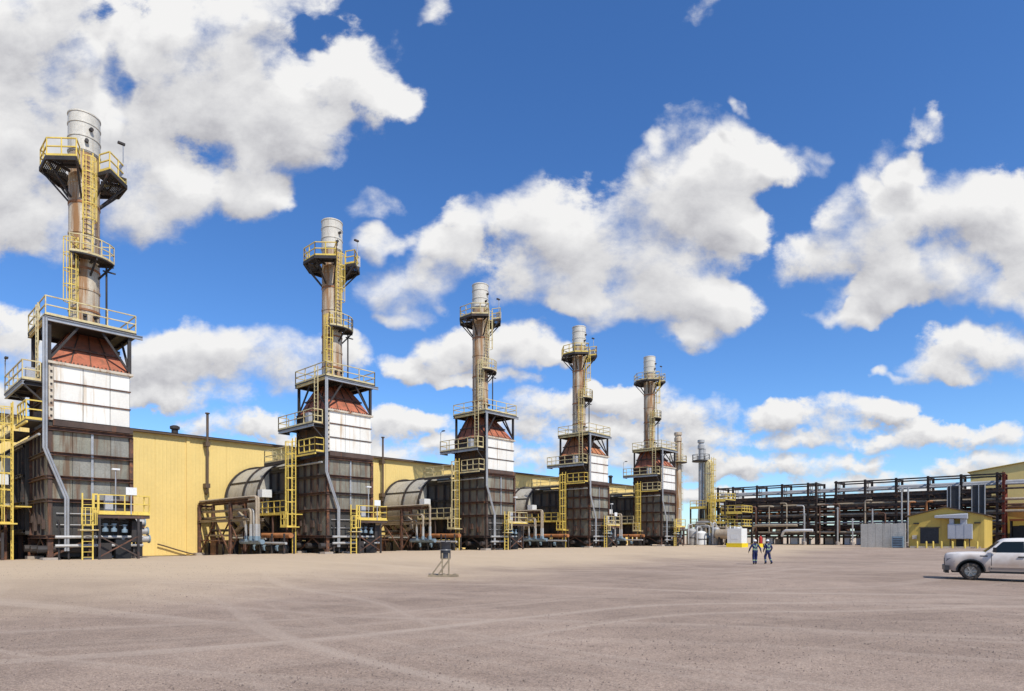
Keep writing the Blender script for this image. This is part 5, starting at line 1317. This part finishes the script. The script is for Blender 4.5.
# ------------------------------------------------------------------ pickup
HEAD = Vector((-0.83, 0.56, 0)).normalized()
def make_pickup():
    t = thing('pickup_truck', 'dusty white pickup truck parked at the right edge of the yard', 'pickup', loc=Vector((21.86, 29.16, gz(36.1, -3.6) + 0.005)), rot=math.atan2(HEAD.y, HEAD.x))
    WB = -3.68
    def zl(x):
        z = 0.40 + (0.1 * smooth(x, 0.6, 0.95))
        for xc in (0.0, WB):
            d = abs(x - xc)
            if d < 0.53: z = max(z, 0.42 + math.sqrt(0.53 ** 2 - d * d))
        return z
    def zu(x):
        P = [(-4.85, 1.30), (-3.2, 1.31), (-0.75, 1.275), (-0.5, 1.27), (0.0, 1.27), (0.45, 1.25), (0.75, 1.22), (0.9, 1.18), (0.97, 1.07)]
        for (a, b), (c, d) in zip(P, P[1:]):
            if a <= x <= c: return b + (d - b) * (x - a) / (c - a)
        return P[-1][1]
    def hw(x): return 1.0 - 0.16 * smooth(x, 0.45, 1.05) ** 1.5 - 0.02 * smooth(-x, 4.3, 4.85)
    xs = sorted(set([round(-4.85 + 0.06 * k, 3) for k in range(98)] + [0.93, 0.97]))
    b = MB(); n = None
    for x in xs:
        a, c, w = zl(x), zu(x), hw(x); h = c - a
        half = [(w * 0.965, a), (w * 0.995, a + 0.30 * h), (w * 1.0, a + 0.62 * h), (w * 0.985, a + 0.84 * h), (w * 0.94, c - 0.015), (w * 0.80, c + 0.012), (w * 0.4, c + 0.03), (0, c + 0.034)]
        ring = [(x, y, z) for y, z in half] + [(x, -y, z) for y, z in reversed(half[:-1])]
        n = len(ring); b.v += ring
    for i in range(len(xs) - 1):
        for j in range(n): j2 = (j + 1) % n; b.f.append((i*n + j, i*n + j2, (i+1)*n + j2, (i+1)*n + j))
    b.f.append(tuple(range(n))); b.f.append(tuple((len(xs)-1)*n + j for j in range(n))[::-1])
    body = b.build('body', 'truck_paint', t, smooth=True, angle=40)
    # cab
    def rr(x0, x1, w, z, r=0.16):
        pts = []
        for cx, cy, a0 in ((x1 - r, w - r, 0), (x0 + r, w - r, 90), (x0 + r, -w + r, 180), (x1 - r, -w + r, 270)):
            for k in range(4):
                a = R(a0 + k * 30); pts.append((cx + r * math.cos(a), cy + r * math.sin(a), z))
        return pts
    cb = MB(); rings = [rr(-3.14, -0.50, 0.935, 1.25, 0.1), rr(-2.98, -0.84, 0.845, 1.55, 0.12), rr(-2.86, -1.09, 0.775, 1.80, 0.14), rr(-2.82, -1.19, 0.735, 1.88, 0.16), rr(-2.74, -1.33, 0.64, 1.93, 0.2), rr(-2.5, -1.75, 0.35, 1.952, 0.2)]
    for r_ in rings: cb.v += r_
    m = len(rings[0])
    for i in range(len(rings) - 1):
        for j in range(m): j2 = (j + 1) % m; cb.f.append((i*m + j, i*m + j2, (i+1)*m + j2, (i+1)*m + j))
    cb.f.append(tuple((len(rings)-1)*m + j for j in range(m)))
    cab = cb.build('cab', 'truck_paint', t, smooth=True, angle=40)
    def wy(z): return (0.935 - (z - 1.25) * 0.30 if z < 1.55 else 0.845 - (z - 1.55) * 0.28) + 0.012
    for s_ in (1, -1):
        for pts in ([(-1.93, 1.30), (-0.93, 1.30), (-0.79, 1.36), (-0.89, 1.47), (-1.14, 1.74), (-1.20, 1.78), (-1.93, 1.79)],
                    [(-2.92, 1.31), (-2.05, 1.30), (-2.05, 1.79), (-2.78, 1.78), (-2.86, 1.7)]):
            g = MB(); k = len(pts)
            g.v = [(x, s_ * wy(z), z) for x, z in pts] + [(x, s_ * (wy(z) - 0.03), z) for x, z in pts]
            g.f = [tuple(range(k))[::s_], tuple(range(k, 2 * k))[::-s_]] + [(i, (i + 1) % k, (i + 1) % k + k, i + k) for i in range(k)]
            g.build('window', 'glass', cab)
    def fx(z): return (-0.50 - (z - 1.25) * 1.133 if z < 1.55 else -0.84 - (z - 1.55) * 1.0) + 0.012
    g = MB(); g.add([(fx(1.3), -0.80, 1.3), (fx(1.3), 0.80, 1.3), (fx(1.55), 0.76, 1.55), (fx(1.79), 0.68, 1.79), (fx(1.79), -0.68, 1.79), (fx(1.55), -0.76, 1.55)], [(0, 1, 2, 5), (5, 2, 3, 4)]); g.build('windscreen', 'glass', cab)
    MB().add([(-3.12, -0.7, 1.34), (-3.12, 0.7, 1.34), (-2.90, 0.62, 1.74), (-2.90, -0.62, 1.74)], [(0,1,2,3)]).build('rear_window', 'glass', cab)
    for s_ in (1, -1):
        mr = MB().box(-0.93, -0.81, s_ * 1.0 if s_ > 0 else -1.2, 1.2 if s_ > 0 else -1.0, 1.30, 1.52).build('mirror', 'black', cab)
        for x in (-0.76, -1.99, -3.05):
            MB().box(x - 0.008, x + 0.008, s_ * 1.0 - 0.03, s_ * 1.0 + 0.003, 0.52, 1.2).build('door_gap', 'black', body)
        for x in (-1.82, -2.85):
            MB().box(x - 0.11, x + 0.11, s_ * 1.0 - 0.02, s_ * 1.0 + 0.03, 1.075, 1.125).build('door_handle', 'black', body)
        MB().box(-0.62, -0.34, s_ * 0.985 - 0.02, s_ * 0.985 + 0.018, 1.10, 1.145).build('fender_vent', 'black', body)
        MB().box(-3.0, -0.7, s_ * 0.96 - 0.12, s_ * 0.96 + 0.06, 0.36, 0.43).build('running_board', 'black', t)
        # wheel arch lips
        for xc in (0.0, WB):
            ar = MB(); N_ = 16; o = 0
            for k in range(N_ + 1):
                a = PI * k / N_
                for rad, y in ((0.50, 0.90), (0.50, 1.004), (0.555, 1.004), (0.555, 0.90)):
                    ar.v.append((xc + rad * math.cos(a), s_ * y, 0.42 + rad * math.sin(a)))
            for k in range(N_):
                for j in range(4): ar.f.append((4*k + j, 4*k + (j + 1) % 4, 4*k + 4 + (j + 1) % 4, 4*k + 4 + j))
            ar.build('arch_trim', 'black', body)
        # headlight, tail light
        MB().add([(0.55, s_ * 0.99, 1.02), (0.90, s_ * 0.90, 0.98), (0.93, s_ * 0.86, 0.82), (0.62, s_ * 0.99, 0.84), (0.55, s_ * 0.85, 1.02), (0.95, s_ * 0.62, 0.98), (0.985, s_ * 0.62, 0.82), (0.62, s_ * 0.85, 0.84)],
                 [(0,1,2,3),(1,5,6,2),(0,4,5,1),(3,2,6,7),(0,3,7,4)]).build('headlight', 'lens', body)
        MB().box(-4.87, -4.78, s_ * 0.93 - 0.07, s_ * 0.93 + 0.055, 0.9, 1.25).build('tail_light', 'red_paint', body)
    for xc in (0.0, WB):
        wl = MB(); N_ = 16
        for k in range(N_ + 1):
            a = PI * k / N_
            for y in (-0.97, 0.97): wl.v.append((xc + 0.515 * math.cos(a), y, 0.42 + 0.515 * math.sin(a)))
        for k in range(N_): wl.f.append((2*k, 2*k + 1, 2*k + 3, 2*k + 2))
        wl.build('wheel_well', 'black', body, fix=False)
        MB().box(xc - 0.5, xc + 0.5, -0.25, 0.25, 0.3, 0.9).build('axle_housing', 'black', body)
    for s_ in (1, -1):
        MB().box(-3.0, -0.70, s_ * 0.995 - 0.02, s_ * 0.995 + 0.016, 0.60, 0.68).build('side_moulding', 'truck_paint', body)
    MB().box(0.93, 0.985, -0.6, 0.6, 0.66, 0.98).build('grille', 'black', body)
    for k in range(3): MB().box(0.985, 1.0, -0.58, 0.58, 0.71 + k * 0.1, 0.74 + k * 0.1).build('grille_bar', 'chrome', body)
    bp = MB().prism([(0.80, -0.99), (0.98, -0.86), (1.05, -0.5), (1.07, 0), (1.05, 0.5), (0.98, 0.86), (0.80, 0.99)], 0.44, 0.66); bp.build('bumper', 'bumper_grey', t)
    MB().prism([(0.82, -0.95), (0.96, -0.82), (1.02, 0), (0.96, 0.82), (0.82, 0.95)], 0.30, 0.438).build('air_dam', 'black', t)
    MB().box(-5.0, -4.83, -0.9, 0.9, 0.5, 0.7).build('rear_bumper', 'chrome', t)
    MB().box(-4.6, 0.7, -0.6, 0.6, 0.32, 0.5).build('chassis', 'black', t)
    for xc in (0.0, WB):
        for s_ in (1, -1):
            prof = [(0.24, -0.13), (0.33, -0.14), (0.385, -0.12), (0.40, -0.07), (0.40, 0.07), (0.385, 0.12), (0.33, 0.14), (0.24, 0.13)]
            ty = MB().lathe(prof, 36, (xc, s_ * 0.83, 0.40), 'y', caps=False).build('tyre', 'tyre', t, smooth=True)
            rm = MB().lathe([(0.25, -0.10), (0.255, 0.115), (0.235, 0.125), (0.225, 0.06), (0.07, 0.05), (0.06, 0.085), (0.01, 0.09)] if s_ > 0 else [(0.01, -0.09), (0.06, -0.085), (0.07, -0.05), (0.225, -0.06), (0.235, -0.125), (0.255, -0.115), (0.25, 0.10)], 36, (xc, s_ * 0.83, 0.40), 'y', caps=False).build('rim', 'rim', ty, smooth=True)
            for k in range(6):
                a = k * PI / 3; y = s_ * (0.83 + 0.085)
                MB().bar((xc + 0.05 * math.cos(a), y, 0.40 + 0.05 * math.sin(a)), (xc + 0.235 * math.cos(a), y + s_ * 0.02, 0.40 + 0.235 * math.sin(a)), 0.085, 0.05).build('spoke', 'rim', ty)
            MB().lathe([(0.02, 0.0), (0.06, 0.0), (0.06, 0.02), (0.02, 0.02)], 12, (xc, s_ * 0.83 + (0.10 if s_ > 0 else -0.12), 0.40), 'y').build('hub', 'rim', ty)
    return t
make_pickup()

# ------------------------------------------------------------------ the two workers
def person(label, loc, rot, legs, arms, lean=0.0):
    root = thing('person', label, 'person', loc=loc, rot=rot, group='workers walking in the yard')
    V, E, Rd = [], [], []
    def add(p, r, parent=None):
        V.append(p); Rd.append(tuple(c * (1.16 if 0.03 < c else 1.0) for c in (r if isinstance(r, tuple) else (r, r)))); i = len(V) - 1
        if parent is not None: E.append((parent, i))
        return i
    pel = add((0, 0, 0.95), (0.155, 0.115)); sp = add((0, 0.0, 1.13), (0.145, 0.105), pel); ch = add((0, 0.01, 1.33), (0.165, 0.115), sp)
    nk = add((0, 0.02, 1.47), (0.075, 0.07), ch); hb = add((0, 0.035, 1.545), (0.062, 0.065), nk); hd = add((0, 0.05, 1.62), (0.078, 0.092), hb); add((0, 0.045, 1.70), (0.07, 0.085), hd)
    add((0, 0.135, 1.60), (0.018, 0.018), hd)       # nose
    for s_, (el, wr, hn) in zip((-1, 1), arms):
        sh_ = add((s_ * 0.185, 0.0, 1.40), 0.075, ch); e = add(el, 0.055, sh_); w = add(wr, 0.042, e)
        pm_ = add(hn, (0.038, 0.028), w); d = (Vector(hn) - Vector(wr)).normalized()
        for k, (o, l) in enumerate(((-0.030, 0.07), (-0.010, 0.08), (0.010, 0.075), (0.030, 0.06))):
            f1 = add(tuple(Vector(hn) + d * 0.04 + Vector((0, o, 0))), 0.011, pm_); add(tuple(Vector(hn) + d * (0.04 + l) + Vector((-s_ * 0.02, o * 1.1, 0))), 0.009, f1)
        th = add(tuple(Vector(wr) + d * 0.03 + Vector((-s_ * 0.02, 0.045, 0))), 0.012, w); add(tuple(Vector(wr) + d * 0.085 + Vector((-s_ * 0.02, 0.06, 0))), 0.010, th)
    for s_, (kn, an) in zip((-1, 1), legs):
        h = add((s_ * 0.095, 0, 0.90), (0.105, 0.11), pel); k = add(kn, (0.078, 0.08), h); a = add(an, (0.06, 0.062), k)
        hl = add((an[0], an[1] - 0.03, 0.055), (0.05, 0.05), a); add((an[0] * 1.05, an[1] + 0.16, 0.045), (0.05, 0.04), hl)
    me = bpy.data.meshes.new('body'); me.from_pydata(V, E, [])
    tmp = bpy.data.objects.new('body_tmp', me); COL.objects.link(tmp)
    sk = tmp.modifiers.new('skin', 'SKIN'); sk.use_smooth_shade = True
    for i, dv in enumerate(me.skin_vertices[0].data): dv.radius = Rd[i]; dv.use_root = (i == 0)
    sub = tmp.modifiers.new('sub', 'SUBSURF'); sub.levels = 2; sub.render_levels = 2
    dg = bpy.context.evaluated_depsgraph_get(); ev = tmp.evaluated_get(dg)
    bm_ = bpy.data.meshes.new_from_object(ev); bm_.name = 'body'
    bpy.data.objects.remove(tmp)
    bm_.materials.clear()
    for k in ('navy', 'skin', 'boot', 'hi_vis', 'glove'): bm_.materials.append(MATS[k])
    hx = min(abs(arms[0][1][0]), abs(arms[1][1][0])); hz = max(arms[0][1][2], arms[1][1][2])
    for p in bm_.polygons:
        c = p.center; i = 0
        if c.z > 1.50: i = 1
        elif c.z < 0.13: i = 2
        elif min((c - Vector(a[1])).dot((Vector(a[1]) - Vector(a[2])).normalized()) if (c - Vector(a[2])).length < 0.3 else 1.0 for a in arms) < 0.0: i = 4
        elif abs(c.x) < 0.2 and 1.03 < c.z < 1.09: i = 3
        elif abs(c.x) < 0.2 and 1.09 < c.z < 1.46 and abs(abs(c.x) - (0.02 + abs(c.z - 1.2) * 0.42)) < 0.024: i = 3
        elif 0.26 < c.z < 0.32: i = 3
        p.material_index = i; p.use_smooth = True
    body = link('body', bm_, root)
    # hard hat with brim, and hair at the nape
    hat = MB().lathe([(0.128, 0.0), (0.130, 0.012), (0.115, 0.02), (0.112, 0.06), (0.090, 0.105), (0.05, 0.13), (0.005, 0.136)], 24, (0, 0.05, 1.655)).build('hard_hat', 'hat_white', root, smooth=True, angle=60)
    MB().prism([(-0.09, 0.13), (0.09, 0.13), (0.06, 0.215), (-0.06, 0.215)], 1.655, 1.668).build('brim', 'hat_white', hat)
    MB().lathe([(0.085, 0.0), (0.098, 0.05), (0.098, 0.09)], 18, (0, 0.035, 1.575), caps=False).build('hair', 'hair', root, smooth=True)
    return root
person('worker in navy coveralls and white hard hat, left one, arms held away from sides', Vector((17.48, 43.88, gz(44.2, -16.8) + 0.015)), R(-12),
       legs=[((-0.10, 0.05, 0.50), (-0.09, -0.04, 0.10)), ((0.09, 0.12, 0.51), (0.08, 0.12, 0.10))],
       arms=[((-0.33, -0.03, 1.17), (-0.40, 0.04, 0.96), (-0.42, 0.06, 0.88)), ((0.33, -0.04, 1.17), (0.40, 0.02, 0.95), (0.43, 0.05, 0.87))])
person('worker in navy coveralls and white hard hat, right one, walking with legs apart', Vector((18.74, 44.66, gz(45.6, -16.4) + 0.015)), R(10),
       legs=[((-0.15, 0.14, 0.51), (-0.17, 0.02, 0.10)), ((0.15, 0.06, 0.50), (0.19, -0.16, 0.12))],
       arms=[((-0.27, 0.02, 1.16), (-0.24, 0.17, 0.98), (-0.22, 0.22, 0.92)), ((0.29, -0.06, 1.16), (0.28, 0.08, 0.96), (0.27, 0.13, 0.89))])
